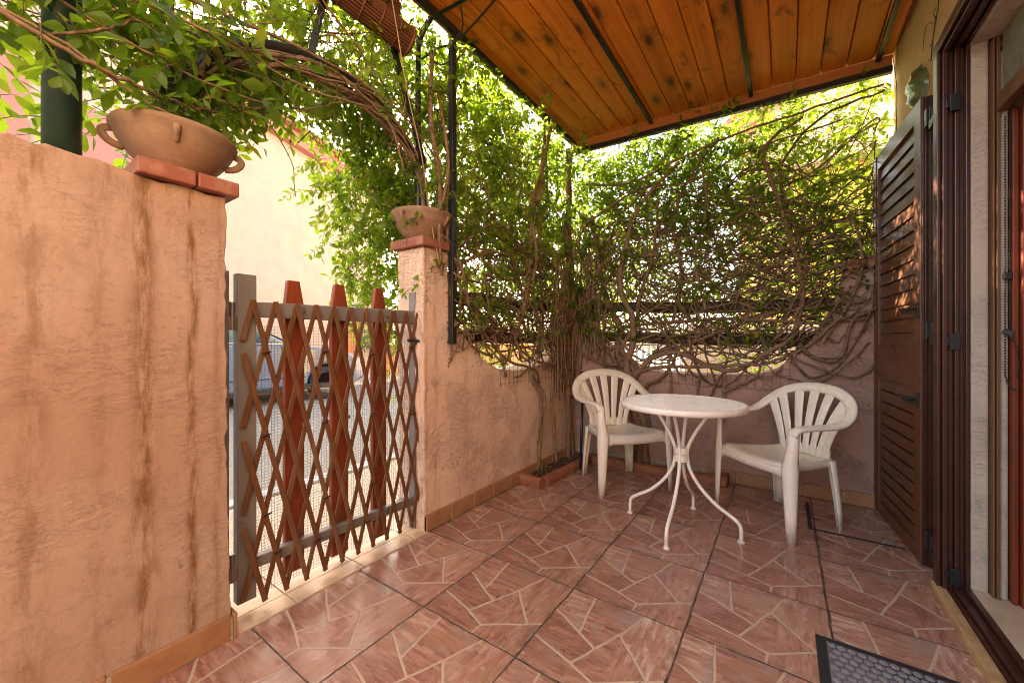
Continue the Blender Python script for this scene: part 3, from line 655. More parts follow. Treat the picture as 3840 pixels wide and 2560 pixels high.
# ------------------------------------------------------------------ gate
gt = thing('gate', 'grey gate faced with an expanding brown lattice and wire mesh', 'gate', (-1.72, 1.1, 0))
def gbox(n, m, *a, bevel=.004):
    b = MB(); b.box(*a); return b.build(n, m, gt, bevel=bevel)
gbox('stile', M['gate_grey'], -1.757, -1.715, .628, .695, .05, 1.322)
gbox('stile', M['gate_grey'], -1.765, -1.715, 1.498, 1.566, .0, 1.338)
b = MB(); b.prism([(.6955, 1.157), (1.4975, 1.158), (1.4975, 1.232), (.6955, 1.218)], 'X', -1.752, -1.7165); b.build('rail', M['gate_grey'], gt, bevel=.004)
b = MB(); b.prism([(.6955, .163), (1.4975, .140), (1.4975, .186), (.6955, .209)], 'X', -1.752, -1.7165); b.build('rail', M['gate_grey'], gt, bevel=.004)
for i, (a, c, d, e, zb, zt) in enumerate(((.819, .902, .832, .882, .06, 1.325), (1.03, 1.116, 1.048, 1.094, .04, 1.333), (1.255, 1.34, 1.273, 1.316, .03, 1.339))):
    b = MB(); b.prism([(a, zb), (c, zb), (c, 1.215), (e, zt), (d, zt), (a, 1.215)], 'X', -1.779, -1.7535, r=.3+.2*i); b.build('picket', M['picket'], gt, bevel=.004)
    b = MB()
    for z in (1.19, .70, .17):
        for q in range(1): b.obox((-1.7150, (a+c)/2+.02, z), np.eye(3), (.002, .008, .008))
    b.each('bolt', M['steel'], gt, bevel=.002)
# lattice : two crossed layers of slats, cut at the gate's edges
b = MB(); y0, pit, zt, zb = .674, .0832, 1.205, .045; per = .334; slope = pit/per
zt0, zb0 = zt, zb
for lay, sgn in ((0, 1), (1, -1)):
    xx = -1.692-.0085*lay
    for k in range(-4, 15):
        ya = y0+k*pit
        za, zc = zt, zb
        yb = ya+sgn*slope*(za-zc)
        lo, hi = .642, 1.553
        def cut(y, z, y2, z2):
            if y < lo: f = (lo-y)/(y2-y); y, z = lo, z+(z2-z)*f
            if y > hi: f = (y-hi)/(y-y2); y, z = hi, z+(z2-z)*f
            return y, z
        if max(ya, yb) < lo+.02 or min(ya, yb) > hi-.02: continue
        p = cut(ya, za, yb, zc); q = cut(yb, zc, ya, za)
        if p[1]-q[1] < .06: continue
        t = nrm((0, q[0]-p[0], q[1]-p[1]))
        b.bar(np.array([xx, p[0], p[1]+.004])-t*.012, np.array([xx, q[0], q[1]])+t*.012, 0.0062, .0195, (1, 0, 0) if False else np.cross(t, (1, 0, 0)), r=rng.random()*.9)
b.build('lattice', M['lattice'], gt, bevel=.0012, seg=1)
b = MB(); Y = np.arange(.70, 1.515, .0128)
for y in Y: b.box(-1.7806, -1.7796, y-.00045, y+.00045, .02, 1.125)
for z in np.arange(.02, 1.13, .0128): b.box(-1.7810, -1.7800, .70, 1.515, z-.00045, z+.00045)
b.build('wire_mesh', M['wire'], gt, fix=False)
b = MB()
for (y, z) in ((.716, 1.016), (.716, .689), (.721, .375), (.76, .21), (.959, 1.014), (.959, .701), (.967, .363), (.93, .19), (1.201, .993), (1.205, .697), (1.208, .353), (1.17, .175), (1.45, 1.03), (1.46, .66)):
    b.bar((-1.6835, y-.016, z-.004), (-1.6835, y+.016, z+.003), .004, .006)
b.each('zip_tie', M['black_rough'], gt)
for z in (1.155, .20):
    b = MB(); b.tube([(-1.72, .612, z-.052), (-1.72, .612, z+.055)], .0105, 12); b.box(-1.735, -1.712, .600, .6275, z-.05, z+.0); b.build('hinge', M['steel'], gt, smooth=False, bevel=.002)
b = MB(); b.box(-1.7145, -1.708, 1.505, 1.56, 1.045, 1.085); b.tube([(-1.70, 1.545, 1.064), (-1.69, 1.50, 1.062), (-1.69, 1.43, 1.066)], .009, 8); b.lathe([(.001, -.012), (.02, -.012), (.02, .012), (.001, .012)], 12, (-1.70, 1.54, 1.064))
b.tube([(-1.715, 1.54, 1.06), (-1.69, 1.54, 1.06)], .018, 10)
b.build('latch', M['black_rough'], gt, bevel=.002)
b = MB(); b.box(-1.7148, -1.7125, 1.523, 1.548, .915, 1.0); lo_ = b.build('lock_plate', M['black_rough'], gt)
b = MB(); b.tube([(-1.7125, 1.538, .955), (-1.700, 1.538, .955)], .009, 10); b.box(-1.7125, -1.703, 1.5345, 1.5415, .932, .955); b.build('cylinder', M['steel'], lo_, bevel=.001)
b = MB(); b.box(-1.76, -1.70, .566, .597, .0, 1.325); o = b.build('gate_post', M['gate_grey'], None, bevel=.005); tag(o, 'slim grey gate jamb fixed to the end of the streaked wall', 'gate post')
b = MB(); b.box(-1.716, -1.7105, 1.5672, 1.573, .85, 1.16)
gbox('strike_plate', M['steel'], -1.722, -1.7105, 1.567, 1.5715, .86, 1.15, bevel=.001)

# ------------------------------------------------------------------ terracotta bowls
bowl = local('planter_bowl', 'larger looking terracotta bowl on the brick capped end of the left wall', 'planter', 'terracotta bowls on the gate piers')
prof = [(.001, .001), (.075, .001), (.085, .012), (.118, .045), (.150, .084), (.170, .118), (.178, .137), (.186, .146), (.189, .157), (.184, .167), (.172, .170), (.162, .164), (.155, .142), (.145, .13), (.001, .13)]
b = MB(); b.lathe(prof, 48); b.build('bowl', M['clay'], bowl, smooth=True)
for a in (R_(75), R_(255)):
    c, s_ = math.cos(a), math.sin(a); b = MB(); pts = []
    for k in np.linspace(-1, 1, 11):
        out = .146+.016*(k+1)+.036*(1-k*k)**.5
        pts.append((out*c, out*s_, .110+.030*k))
    b.tube(pts, .0085, 8, flat=1.5); b.build('handle', M['clay'], bowl, smooth=True)
b = MB(); b.tube(cr([(.171*math.cos(R_(-15)), .171*math.sin(R_(-15)), .150), (.178*math.cos(R_(-15)), .178*math.sin(R_(-15)), .125), (.150*math.cos(R_(-15)), .150*math.sin(R_(-15)), .085)], 5), [.006]*3+[.012]*4+[.009]*3+[.003], 8); b.build('lug', M['clay'], bowl, smooth=True)
bowl.location = (-1.745, .455, 1.6225); bowl.scale = (.92, .92, .92)
bowl2 = copy_tree(bowl); bowl2.location = (-1.765, 1.60, 1.642); bowl2.rotation_euler = (0, 0, .5); bowl2.scale = (.97, .97, .97); bowl2['label'] = 'terracotta bowl with handles on the brick cap of the pier right of the gate'

# ------------------------------------------------------------------ green pole
gp = thing('green_pole', 'thick dark green pole rising from the top of the left wall', 'pole', (-1.75, .19, 1.5))
b = MB(); b.tube([(-1.755, .19, 1.45), (-1.755, .19, 3.8)], .041, 24); b.build('tube', M['green_pole'], gp, smooth=True)
b = MB(); b.lathe([(.050, 0), (.050, .01), (.043, .022)], 20, (-1.755, .19, 1.582)); b.build('mortar_collar', M['plaster_left'], gp, smooth=True)

# ------------------------------------------------------------------ rails behind the vine
def rail(p, q, label):
    p = np.array(p); q = np.array(q); b = MB()
    P = [p+(q-p)*t+np.array([0, 0, .006*math.sin(t*9)]) for t in np.linspace(0, 1, 14)]
    b.tube(P, [.044+.003*math.sin(k*1.7) for k in range(14)], 10, r=.3, flat=1.05)
    tag(b.build('wooden_rail', M['rail_wood'], None, smooth=True), label, 'rail', 'dark wooden rails over the wall scoops')
rail((-1.60, 3.42, 1.375), (.36, 3.42, 1.30), 'upper dark wooden rail crossing the scoop of the back wall')
rail((-1.50, 3.42, 1.10), (.20, 3.42, 1.067), 'lower dark wooden rail crossing the scoop of the back wall')
rail((-1.76, 1.70, 1.335), (-1.76, 3.40, 1.37), 'upper dark wooden rail crossing the scoop beside the gate pier')
rail((-1.76, 1.86, 1.085), (-1.76, 3.40, 1.10), 'lower dark wooden rail crossing the scoop beside the gate pier')

# ------------------------------------------------------------------ wire fencing
b = MB()
for x in np.arange(-.86, .03, .052):
    z0 = .70+.04*rng.random(); b.tube([(x, 3.352, z0), (x+.004, 3.345, .95), (x-.003, 3.35, 1.45)], .0011, 4, False)
for z in np.arange(.72, 1.45, .098):
    b.tube([(xx, 3.348, z+.005*math.sin(xx*120)+.01*math.sin(xx*5)) for xx in np.arange(-.88, .05, .02)], .0011, 4, False)
tag(b.build('wire_fence', M['wire_dark'], None), 'thin dark wire netting hanging over the back wall scoop', 'wire netting')
b = MB()
for y in np.arange(2.2, 3.1, .052): b.tube([(-1.632, y, .74), (-1.628, y+.004, 1.0), (-1.632, y, 1.4)], .0011, 4, False)
for z in np.arange(.76, 1.4, .098): b.tube([(-1.63, yy, z+.005*math.sin(yy*120)) for yy in np.arange(2.18, 3.1, .02)], .0011, 4, False)
tag(b.build('wire_fence', M['wire_dark'], None), 'thin dark wire netting hanging over the scoop next to the gate pier', 'wire netting')

b = MB()
b.tube(cr([(-1.74, 1.57, 2.70), (-1.66, 1.62, 2.76), (-1.60, 1.70, 2.82), (-1.45, 1.70, 2.86), (-1.25, 1.66, 2.885)], 8), .006, 6)
b.tube(cr([(-1.60, 1.68, 2.80), (-1.50, 1.66, 2.83), (-1.44, 1.58, 2.88)], 8), .0045, 6); b.tube(cr([(-1.72, 1.58, 2.74), (-1.66, 1.64, 2.68), (-1.60, 1.70, 2.72)], 8), .004, 6)
tag(b.build('cable', M['black_rough'], None, smooth=True), 'black cable looped from the curved upright to the head of the black post', 'cable')
# ------------------------------------------------------------------ black rod in the corner
rod = thing('garden_rod', 'black rod with a round head leaning in the corner behind the left chair', 'rod', (-1.40, 2.95, 0))
b = MB(); b.tube([(-1.36, 2.92, .03), (-1.42, 3.10, .74)], .011, 8); b.build('shaft', M['black'], rod, smooth=True)
b = MB(); b.tube([(-1.41, 3.085, .74), (-1.425, 3.095, .80)], [.02, .024], 10); b.build('head', M['black_rough'], rod, smooth=True)

# ------------------------------------------------------------------ wall ornament and tendril on the house wall
b = MB()
def ornf(u, v):
    a = u*math.pi; t = (v-.5)*2
    r = (1-abs(t)**2.4)**.5 if abs(t) < 1 else 0
    return (.58-.06*math.sin(a)*r*(1+.12*math.sin(9*t)), 2.86+.10*math.cos(a)*r*(1+.10*math.sin(5*t+1)), 2.36+.12*t+.02*math.cos(a))
b.grid(ornf, 14, 12); tag(b.build('wall_ornament', M['orn'], None, smooth=True), 'mottled green glazed lump fixed to the house wall above the shutter', 'wall ornament')
b = MB()
tp = cr([(.580, 2.72, 2.42), (.580, 2.70, 2.50), (.583, 2.63, 2.62), (.585, 2.60, 2.72), (.584, 2.52, 2.80)], 6); b.tube(tp, .0018, 5)
b.tube(cr([(.582, 2.66, 2.56), (.566, 2.72, 2.60), (.570, 2.80, 2.57), (.574, 2.83, 2.53)], 6), .0014, 5); b.tube(cr([(.582, 2.65, 2.58), (.562, 2.60, 2.57), (.572, 2.62, 2.61), (.578, 2.66, 2.62)], 6), .0014, 5)
for p in tp[::5]: b.add([p, p+np.array([-.004, .008, .012]), p+np.array([-.003, .016, .004])], [(0, 1, 2)])
b.tube(cr([(.54, 3.28, 2.78), (.53, 3.22, 2.72), (.54, 3.20, 2.55), (.545, 3.24, 2.3), (.54, 3.22, 2.0)], 6), .002, 5)
tag(b.build('dry_tendril', M['wire_dark'], None, fix=False), 'dry dark vine tendril climbing the ochre house wall', 'tendril')

# ------------------------------------------------------------------ door mat
dm = thing('doormat', 'grey scalloped doormat with a black rubber border', 'doormat', (.3, 1.4, 0))
b = MB(); b.box(.088, .505, .95, 1.79, .001, .007); b.build('rubber_border', M['rubber'], dm, bevel=.003)
b = MB(); b.box(.118, .475, .98, 1.762, .006, .0095)
for i in range(27):
    for j in range(15):
        x = .132+j*.0265+(.013 if i % 2 else 0); y = 1.748-i*.0285
        if x > .465: continue
        b.lathe([(.0128, 0), (.0124, .001), (.0100, .0026), (.005, .0034), (.0002, .0035)], 12, (x, y, .009))
b.build('carpet', M['mat_grey'], dm, smooth=True)

# ------------------------------------------------------------------ table
TC = (-.488, 2.391)
tb = thing('bistro_table', 'round white metal bistro table with a perforated top', 'table', (TC[0], TC[1], 0))
Rt, zt = .332, .716
b = MB(); b.lathe([(Rt-.012, zt-.030), (Rt, zt-.030), (Rt+.003, zt-.02), (Rt+.003, zt-.004), (Rt-.004, zt+.002), (Rt-.014, zt+.001), (Rt-.016, zt-.004), (Rt-.012, zt-.012), (Rt-.012, zt-.030)], 72, (TC[0], TC[1], 0)); b.build('rim', M['white_metal'], tb, smooth=True)
b = MB(); Ri = Rt-.013; pitch = .0200
for ang in (R_(20), R_(80)):
    c, s_ = math.cos(ang), math.sin(ang); k = -Ri+.004
    while k < Ri:
        hl = math.sqrt(max(0, Ri*Ri-k*k))
        b.obox((TC[0]-k*s_, TC[1]+k*c, zt-.004-(.002 if ang > 1 else 0)), ((c, s_, 0), (-s_, c, 0), (0, 0, 1)), (hl, .0042, .0009)); k += pitch
b.build('perforated_top', M['white_metal'], tb, fix=False)
for k in range(4):
    a = R_(90*k-2); c, s_ = math.cos(a), math.sin(a)
    P = [(.185, .695), (.150, .665), (.105, .60), (.06, .52), (.035, .455), (.033, .40), (.05, .33), (.10, .25), (.175, .175), (.255, .125), (.288, .098), (.298, .065), (.298, .006)]
    b = MB(); b.tube(cr([(TC[0]+r*c, TC[1]+r*s_, z) for r, z in P], 5), .0098, 10)
    lg = b.build('leg', M['white_metal'], tb, smooth=True)
    b = MB(); b.lathe([(.001, .001), (.018, .001), (.019, .008), (.014, .014), (.0105, .018)], 14, (TC[0]+.298*c, TC[1]+.298*s_, 0)); b.build('foot', M['white_metal'], lg if False else tb, smooth=True)
b = MB()
for z in (.44, .398): b.lathe([(.022, -.019), (.038, -.019), (.0385, .0), (.038, .019), (.022, .019)], 20, (TC[0], TC[1], z))
b.build('collar', M['white_metal'], tb, smooth=False, bevel=.002)

# ------------------------------------------------------------------ monobloc chairs (front is +y)
chair = local('plastic_chair', 'white plastic armchair left of the table in the vine corner', 'chair', 'white plastic armchairs')
def loft(b, secs):
    n = len(secs[0]); vs = [p for s_ in secs for p in s_]; k = len(secs)
    b.add(vs, [(i*n+j, i*n+(j+1) % n, (i+1)*n+(j+1) % n, (i+1)*n+j) for i in range(k-1) for j in range(n)]+[tuple(range(n)), tuple((k-1)*n+j for j in range(n-1, -1, -1))])
def hoop_pt(t):   # t -1..1
    H = cr([(.262, .205, .585), (.268, .185, .618), (.277, .10, .630), (.288, -.02, .632), (.292, -.12, .648), (.272, -.195, .700), (.222, -.245, .755), (.13, -.275, .797), (0, -.285, .812)], 6)
    u = (1-abs(t))*(len(H)-1); i = int(min(u, len(H)-2)); f = u-i
    p = H[i]*(1-f)+H[i+1]*f; return np.array([math.copysign(1, t)*p[0] if t else 0., p[1], p[2]])
ts = np.linspace(-1, 1, 61); HP = np.array([hoop_pt(t) for t in ts]); TT = np.gradient(HP, axis=0); TT /= np.linalg.norm(TT, axis=1)[:, None]
b = MB(); secs = []
for i, t in enumerate(ts):
    a = min(1, max(0, (1-abs(t))/.62)); a = a*a*(3-2*a)
    nr = nrm(np.array([0, 0, 1])*(1-a)+np.array([-.0, .86, .50])*a) if True else 0
    if abs(t) > .93: nr = nrm(nr+np.array([0, 1.2*(abs(t)-.93)/.07, 0]))
    nr = nrm(nr-TT[i]*(nr@TT[i])); sd = np.cross(TT[i], nr); hw_ = .027+.004*a
    sec = [(-hw_, -.018), (-hw_, -.004), (-hw_*.75, .003), (-hw_*.3, .006), (hw_*.3, .006), (hw_*.75, .003), (hw_, -.004), (hw_, -.018), (hw_-.006, -.018), (hw_-.008, -.004), (-hw_+.008, -.004), (-hw_+.006, -.018)]
    secs.append([HP[i]+sd*x+nr*y for x, y in sec])
loft(b, secs); b.build('arm_hoop', M['plastic'], chair, smooth=True, bevel=.0)
# backrest : fan of slats between seat and hoop
b = MB()
def hoop_at_x(x):
    j = np.argmin(abs(HP[:, 0]-x)+(HP[:, 2] < .66)*5+(HP[:, 1] > 0)*5); return HP[j]
for i, s_ in enumerate(np.linspace(-1, 1, 7)):
    xt = .258*math.sin(s_*1.25)/math.sin(1.25); top_ = hoop_at_x(xt); bot = np.array([.138*s_, -.190+.012*s_*s_, .395])
    mid = (top_+bot)/2+np.array([-.055*s_+.01*s_, .022, .0]); g_ = []
    for k in range(13):
        t = k/12; p = (1-t)**2*bot+2*t*(1-t)*mid+t*t*top_
        hwid = .0165+.0150*t
        if t < .18: hwid = .0245-.0053*(t/.18)
        tx = np.array([1, 0, 0]); tx = nrm(np.array([1, .25*s_*t, 0]))
        yb = np.array([0, -1, 0])
        g_.append([p-tx*hwid+yb*.002, p-tx*hwid*.5-yb*.003, p+tx*hwid*.5-yb*.003, p+tx*hwid+yb*.002, p+tx*hwid+yb*.008, p-tx*hwid+yb*.008])
    loft(b, g_)
b.build('back_slats', M['plastic'], chair, smooth=False, bevel=.002)
b = MB()   # shell that joins slats and seat
b.grid(lambda u, v: ((u-.5)*2*(.163+.002*v), -.193+.012*((u-.5)*2)**2+(-.012*v), .375+.075*v), 13, 4); b.build('back_foot', M['plastic'], chair, smooth=True, solid=.008)
# seat
def seatf(u, v):
    s_ = (u-.5)*2; x = s_*(.172+.062*v); y = -.195+.405*v+.018*(1-s_*s_)*v
    z = .392+.020*v+.018*abs(s_)**3-.012*math.sin(v*math.pi)-.022*max(0, (v-.86)/.14)**2
    return (x, y, z)
b = MB(); N_ = 17; b.grid(seatf, N_, N_)
per = [(i/(N_-1), 0) for i in range(N_)]+[(1, j/(N_-1)) for j in range(1, N_)]+[(i/(N_-1), 1) for i in range(N_-2, -1, -1)]+[(0, j/(N_-1)) for j in range(N_-2, 0, -1)]
vs = []
for (u, v) in per:
    x, y, z = seatf(u, v); s_ = (u-.5)*2
    dp = .040+.03*max(abs(s_)**6, 0)*(1 if v in (0, 1) else 0)+(.03*abs(2*v-1)**6 if u in (0, 1) else 0)
    vs += [(x, y, z), (x*1.03, y*1.02, z-.012), (x*1.045, y*1.03, z-dp)]
k = len(per); b.add(vs, [(3*i+a, 3*((i+1) % k)+a, 3*((i+1) % k)+a+1, 3*i+a+1) for i in range(k) for a in (0, 1)])
b.build('seat', M['plastic'], chair, smooth=True, solid=.004)
def leg(path, ang, name):
    b = MB(); secs = []
    for (x, y, z, wd) in path:
        sec = []; r = wd/2
        for t in np.linspace(-1.45, 1.45, 9): sec.append((x+r*math.sin(ang+t), y+r*math.cos(ang+t), z))
        for t in np.linspace(1.35, -1.35, 7): sec.append((x+(r-.007)*math.sin(ang+t)-.004*math.sin(ang), y+(r-.007)*math.cos(ang+t)-.004*math.cos(ang), z))
        secs.append([np.array(p) for p in sec])
    loft(b, secs); b.build(name, M['plastic'], chair, smooth=True)
for sx in (1, -1):
    leg([(sx*.262, .185, .612, .05), (sx*.258, .19, .52, .058), (sx*.25, .195, .44, .072), (sx*.245, .195, .39, .086), (sx*.25, .198, .33, .078), (sx*.258, .204, .16, .062), (sx*.265, .208, .001, .050)], sx*R_(40), 'front_leg')
    leg([(sx*.165, -.165, .40, .085), (sx*.17, -.175, .33, .080), (sx*.184, -.195, .15, .066), (sx*.194, -.205, .001, .055)], sx*R_(140), 'rear_leg')
chair.location = (-1.014, 2.885, 0); chair.rotation_euler = (0, 0, math.atan2(-.287, -.247)+math.pi*0+0)
def face(o, dx, dy): o.rotation_euler = (0, 0, math.atan2(-dx, dy))
face(chair, .287, -.247)
ch2 = copy_tree(chair); ch2.location = (-.03, 2.845, 0); face(ch2, -.231, -.257); ch2.scale = (.965, .965, .965); ch2['label'] = 'white plastic armchair right of the table, in front of the plain back wall'

# ================================================================== VINES
class Vine:
    def __init__(s): s.st = MB(); s.lp = []; s.ld = []; s.ln = []; s.ls = []; s.lr = []; s.tw = MB()
    def stem(s, pts, r0, r1=None, n=6, jit=.0, sub=6, r=None):
        P = cr(pts, sub)
        if jit: P = P+rng.normal(0, jit, P.shape)*np.linspace(.3, 1, len(P))[:, None]
        s.st.tube(P, np.linspace(r0, r1 or r0*.7, len(P))*(1+.08*np.sin(np.arange(len(P))*1.9)), n, False, rng.random() if r is None else r)
    def leaf(s, p, d, nn, L, r): s.lp.append(p); s.ld.append(d); s.ln.append(nn); s.ls.append(L); s.lr.append(r)
    def sprig(s, p, d, L, leafL=.044, droop=.5, step=.030, tone=0., n_per=2):
        p = np.array(p, float); d = nrm(d); n = max(3, int(L/step)); P = [p.copy()]
        for k in range(n):
            d = nrm(d+np.array([0, 0, -droop*.10])+rng.normal(0, .13, 3)); p = p+d*step; P.append(p.copy())
            q = np.cross(d, rng.normal(0, 1, 3)); q = nrm(q)
            for sg in ((1, -1) if n_per == 2 else (1,)):
                if rng.random() < .10: continue
                ld = nrm(d*.55+q*sg*.8+np.array([0, 0, -.30])+rng.normal(0, .22, 3))
                nn = nrm(np.array([0, 0, .7])+rng.normal(0, .55, 3))
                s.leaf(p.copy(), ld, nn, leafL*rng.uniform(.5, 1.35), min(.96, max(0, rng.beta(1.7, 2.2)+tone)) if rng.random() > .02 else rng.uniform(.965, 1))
        s.tw.tube(P, np.linspace(.0017, .0008, len(P)), 3, False, .25)
    def build(s, name, label, cat, leafname='leaves', mat=None, base=(0, 0, 0), wd=.50):
        root = thing(name, label, cat, base)
        k0 = len(s.st.v)
        s.st.v += s.tw.v; s.st.f += [tuple(i+k0 for i in f) for f in s.tw.f]; s.st.r += s.tw.r; s.st.mi += s.tw.mi
        if s.st.v: s.st.build('stems', M['bark'], root, smooth=True, fix=False)
        N = len(s.lp); P = np.array(s.lp); D = np.array(s.ld); L = np.array(s.ls)[:, None]; NN = np.array(s.ln)
        S = np.cross(D, NN); S /= np.linalg.norm(S, axis=1)[:, None]+1e-9; U = np.cross(S, D)
        curl = rng.uniform(-.10, .22, (N, 1)); fold = rng.uniform(.03, .16, (N, 1)); W = L*wd*rng.uniform(.85, 1.15, (N, 1))*.5
        def pt(t, w, up): return P+D*L*t+S*W*w+U*L*up
        V = np.stack([pt(0, 0, 0*curl), pt(.22, .62, fold*.62-curl*.02), pt(.52, 1.0, fold-curl*.2), pt(.80, .58, fold*.5-curl*.55), pt(1.0, 0, -curl),
                      pt(.80, -.58, fold*.5-curl*.55), pt(.52, -1.0, fold-curl*.2), pt(.22, -.62, fold*.62-curl*.02), pt(.25, 0, -curl*.03), pt(.55, 0, -curl*.22), pt(.8, 0, -curl*.6)], 1).reshape(-1, 3)
        F = [(0, 1, 8), (1, 2, 9, 8), (2, 3, 10, 9), (3, 4, 10), (0, 8, 7), (8, 9, 6, 7), (9, 10, 5, 6), (10, 4, 5)]
        me = bpy.data.meshes.new(leafname)
        off = np.arange(N)*11
        loops = []; starts = []; tot = 0; flat = [i for f in F for i in f]; cnt = [len(f) for f in F]
        lv = (off[:, None]+np.array(flat)[None, :]).reshape(-1)
        st = np.concatenate([[0], np.cumsum(cnt)[:-1]]); nl = len(flat)
        ls = (np.arange(N)[:, None]*nl+st[None, :]).reshape(-1)
        V = V-np.array(base)
        me.vertices.add(len(V)); me.vertices.foreach_set('co', V.astype(np.float32).reshape(-1))
        me.loops.add(len(lv)); me.loops.foreach_set('vertex_index', lv.astype(np.int32))
        me.polygons.add(len(ls)); me.polygons.foreach_set('loop_start', ls.astype(np.int32))
        me.polygons.foreach_set('use_smooth', np.ones(len(ls), bool))
        a = me.attributes.new('rnd', 'FLOAT', 'FACE'); a.data.foreach_set('value', np.repeat(np.array(s.lr, np.float32), len(F)))
        me.materials.append(mat or M['leaf']); me.update(calc_edges=True); me.validate()
        o = bpy.data.objects.new(leafname, me); COL.objects.link(o); o.parent = root
        return root
U = rng.uniform
# ---------- back wall vine
v = Vine(); Yb = 3.34
def yz(l, y=Yb, dy=.0): return [(x, y+dy*math.sin(3*i)+rng.normal(0, .012), z) for i, (x, z) in enumerate(l)]
hand = [([(-1.0, .03), (-1.02, .35), (-1.07, .60), (-1.10, .78), (-1.19, .94), (-1.18, 1.16), (-1.26, 1.34), (-1.33, 1.5), (-1.36, 1.75), (-1.45, 2.2)], .038, .016),
 ([(-.96, .03), (-1.0, .35), (-1.05, .62), (-1.12, .85), (-1.06, 1.04), (-1.08, 1.28), (-1.17, 1.5), (-1.15, 1.8), (-1.0, 2.2), (-.7, 2.5)], .034, .012),
 ([(-.98, .03), (-.97, .4), (-1.06, .68), (-1.04, .85), (-1.15, 1.0), (-1.05, 1.2), (-1.0, 1.45), (-.9, 1.8), (-.85, 2.2)], .028, .010),
 ([(-1.08, .73), (-.99, .84), (-.91, .92), (-.77, .97), (-.66, .955), (-.5, .88), (-.34, .845), (-.22, .89), (-.09, .99), (.04, 1.09), (.07, 1.2)], .021, .013),
 ([(-1.1, .78), (-.9, .84), (-.72, .86), (-.55, .86), (-.25, .89), (-.12, .90), (.03, .97), (.15, 1.05), (.27, 1.19), (.37, 1.23), (.45, 1.26)], .014, .007),
 ([(-1.18, .86), (-1.32, .86), (-1.53, .96), (-1.62, 1.1)], .014, .009),
 ([(-.92, .30), (-.97, .65), (-.85, .75), (-.76, .86), (-.70, 1.0)], .014, .009),
 ([(.08, 1.05), (.13, .97), (.23, .93), (.30, .965), (.325, 1.08), (.36, 1.2), (.45, 1.26)], .011, .010),
 ([(-.38, .45), (-.38, .67), (-.37, .85), (-.36, .93), (-.41, 1.04), (-.38, 1.2)], .012, .007),
 ([(-.39, .68), (-.19, .79), (-.14, .9), (-.10, 1.05)], .009, .006), ([(-.56, .55), (-.56, .7), (-.55, .82), (-.61, .98), (-.63, 1.15), (-.6, 1.4)], .009, .006),
 ([(-.76, .5), (-.76, .75), (-.77, .95), (-.74, 1.2)], .009, .006), ([(-.48, .60), (-.44, .75), (-.50, .95), (-.52, 1.15)], .008, .006),
 ([(-1.3, 1.18), (-.66, 1.22), (-.36, 1.23), (-.01, 1.2), (.23, 1.18), (.45, 1.22)], .012, .008), ([(.20, 1.05), (.32, 1.27), (.39, 1.46), (.40, 1.62), (.34, 1.9)], .010, .007),
 ([(-.9, .97), (-.66, 1.03), (-.46, 1.11), (-.27, 1.19), (-.12, 1.25), (.15, 1.29), (.45, 1.33)], .013, .008),
 ([(.05, 1.1), (.10, 1.4), (.02, 1.8), (-.08, 2.2), (-.12, 2.45), (.1, 2.6)], .016, .010), ([(-.02, 1.2), (.12, 1.55), (.02, 1.95), (-.02, 2.3), (.2, 2.55), (.5, 2.62)], .011, .006),
 ([(-.75, 1.2), (-.68, 1.6), (-.74, 2.0), (-.62, 2.35), (-.4, 2.6)], .013, .008), ([(-.5, 1.3), (-.58, 1.7), (-.5, 2.1), (-.55, 2.5)], .009, .006),
 ([(-1.5, 2.5), (-1.1, 2.42), (-.7, 2.52), (-.3, 2.6), (.1, 2.62), (.5, 2.66)], .010, .006), ([(-1.45, 2.15), (-1.0, 2.35), (-.6, 2.30), (-.2, 2.45), (.3, 2.5)], .009, .005)]
for l, r0, r1 in hand: v.stem(yz(l, Yb-.012, .02), r0*1.12, r1*1.1, 8, .0035)
for i in range(190):                               # level tangle
    z0 = U(.98, 1.75) if i < 115 else U(1.6, 2.3); x0 = U(-1.6, .1); ln = U(.4, 1.5); k = 6
    pts = [(min(x0+ln*t, .47), Yb+U(-.05, .16), z0+.10*math.sin(t*U(2, 6)+U(0, 6))+U(-.03, .03)+.09*(x0+ln*t+.6)**2*U(.2, 1.0)) for t in np.linspace(0, 1, k)]
    v.stem(pts, U(.003, .0095), U(.002, .005), 5, .004)
for i in range(190):                               # slanted / rising
    x0 = U(-1.6, .4); z0 = U(.95, 1.9); dx = U(-.5, .5); hh = U(.3, .95)
    v.stem([(min(.48, x0+dx*t+U(-.04, .04)), Yb+U(-.05, .18), z0+hh*t) for t in np.linspace(0, 1, 5)], U(.002, .0075), .002, 5, .003)
for i in range(160):                                # fine twigs
    x0 = U(-1.6, .42); z0 = U(1.0, 2.55)
    v.stem([(x0, Yb+U(0, .2), z0), (x0+U(-.12, .12), Yb+U(0, .2), z0+U(-.1, .1)), (x0+U(-.25, .25), Yb+U(-.03, .2), z0+U(-.25, .2))], .0016, .001, 4)
for i in range(2200):
    x = U(-1.66, .44); z = U(1.1, 2.80)
    dens = min(1, max(.05, (z-1.30)/.75))
    if x > -.15 and z > 2.0: dens *= .5
    if z > 2.55 and x > -.4: dens *= .5
    if rng.random() > dens: continue
    v.sprig((x, Yb+U(.0, .28), z), (U(-1, 1), U(-.5, .25), U(-.6, .7)), U(.10, .30), .045, .6)
for i in range(30):                                # stems sagging over the wall top
    x0 = U(-1.55, .1); ln = U(.25, .8); zt_ = U(1.05, 1.5); dp = U(.15, .42)
    v.stem([(min(.47, x0+ln*t), Yb+U(-.05, .05), max(.74, zt_-dp*4*t*(1-t)+U(-.03, .03))) for t in np.linspace(0, 1, 6)], U(.004, .012), U(.003, .007), 6, .004)
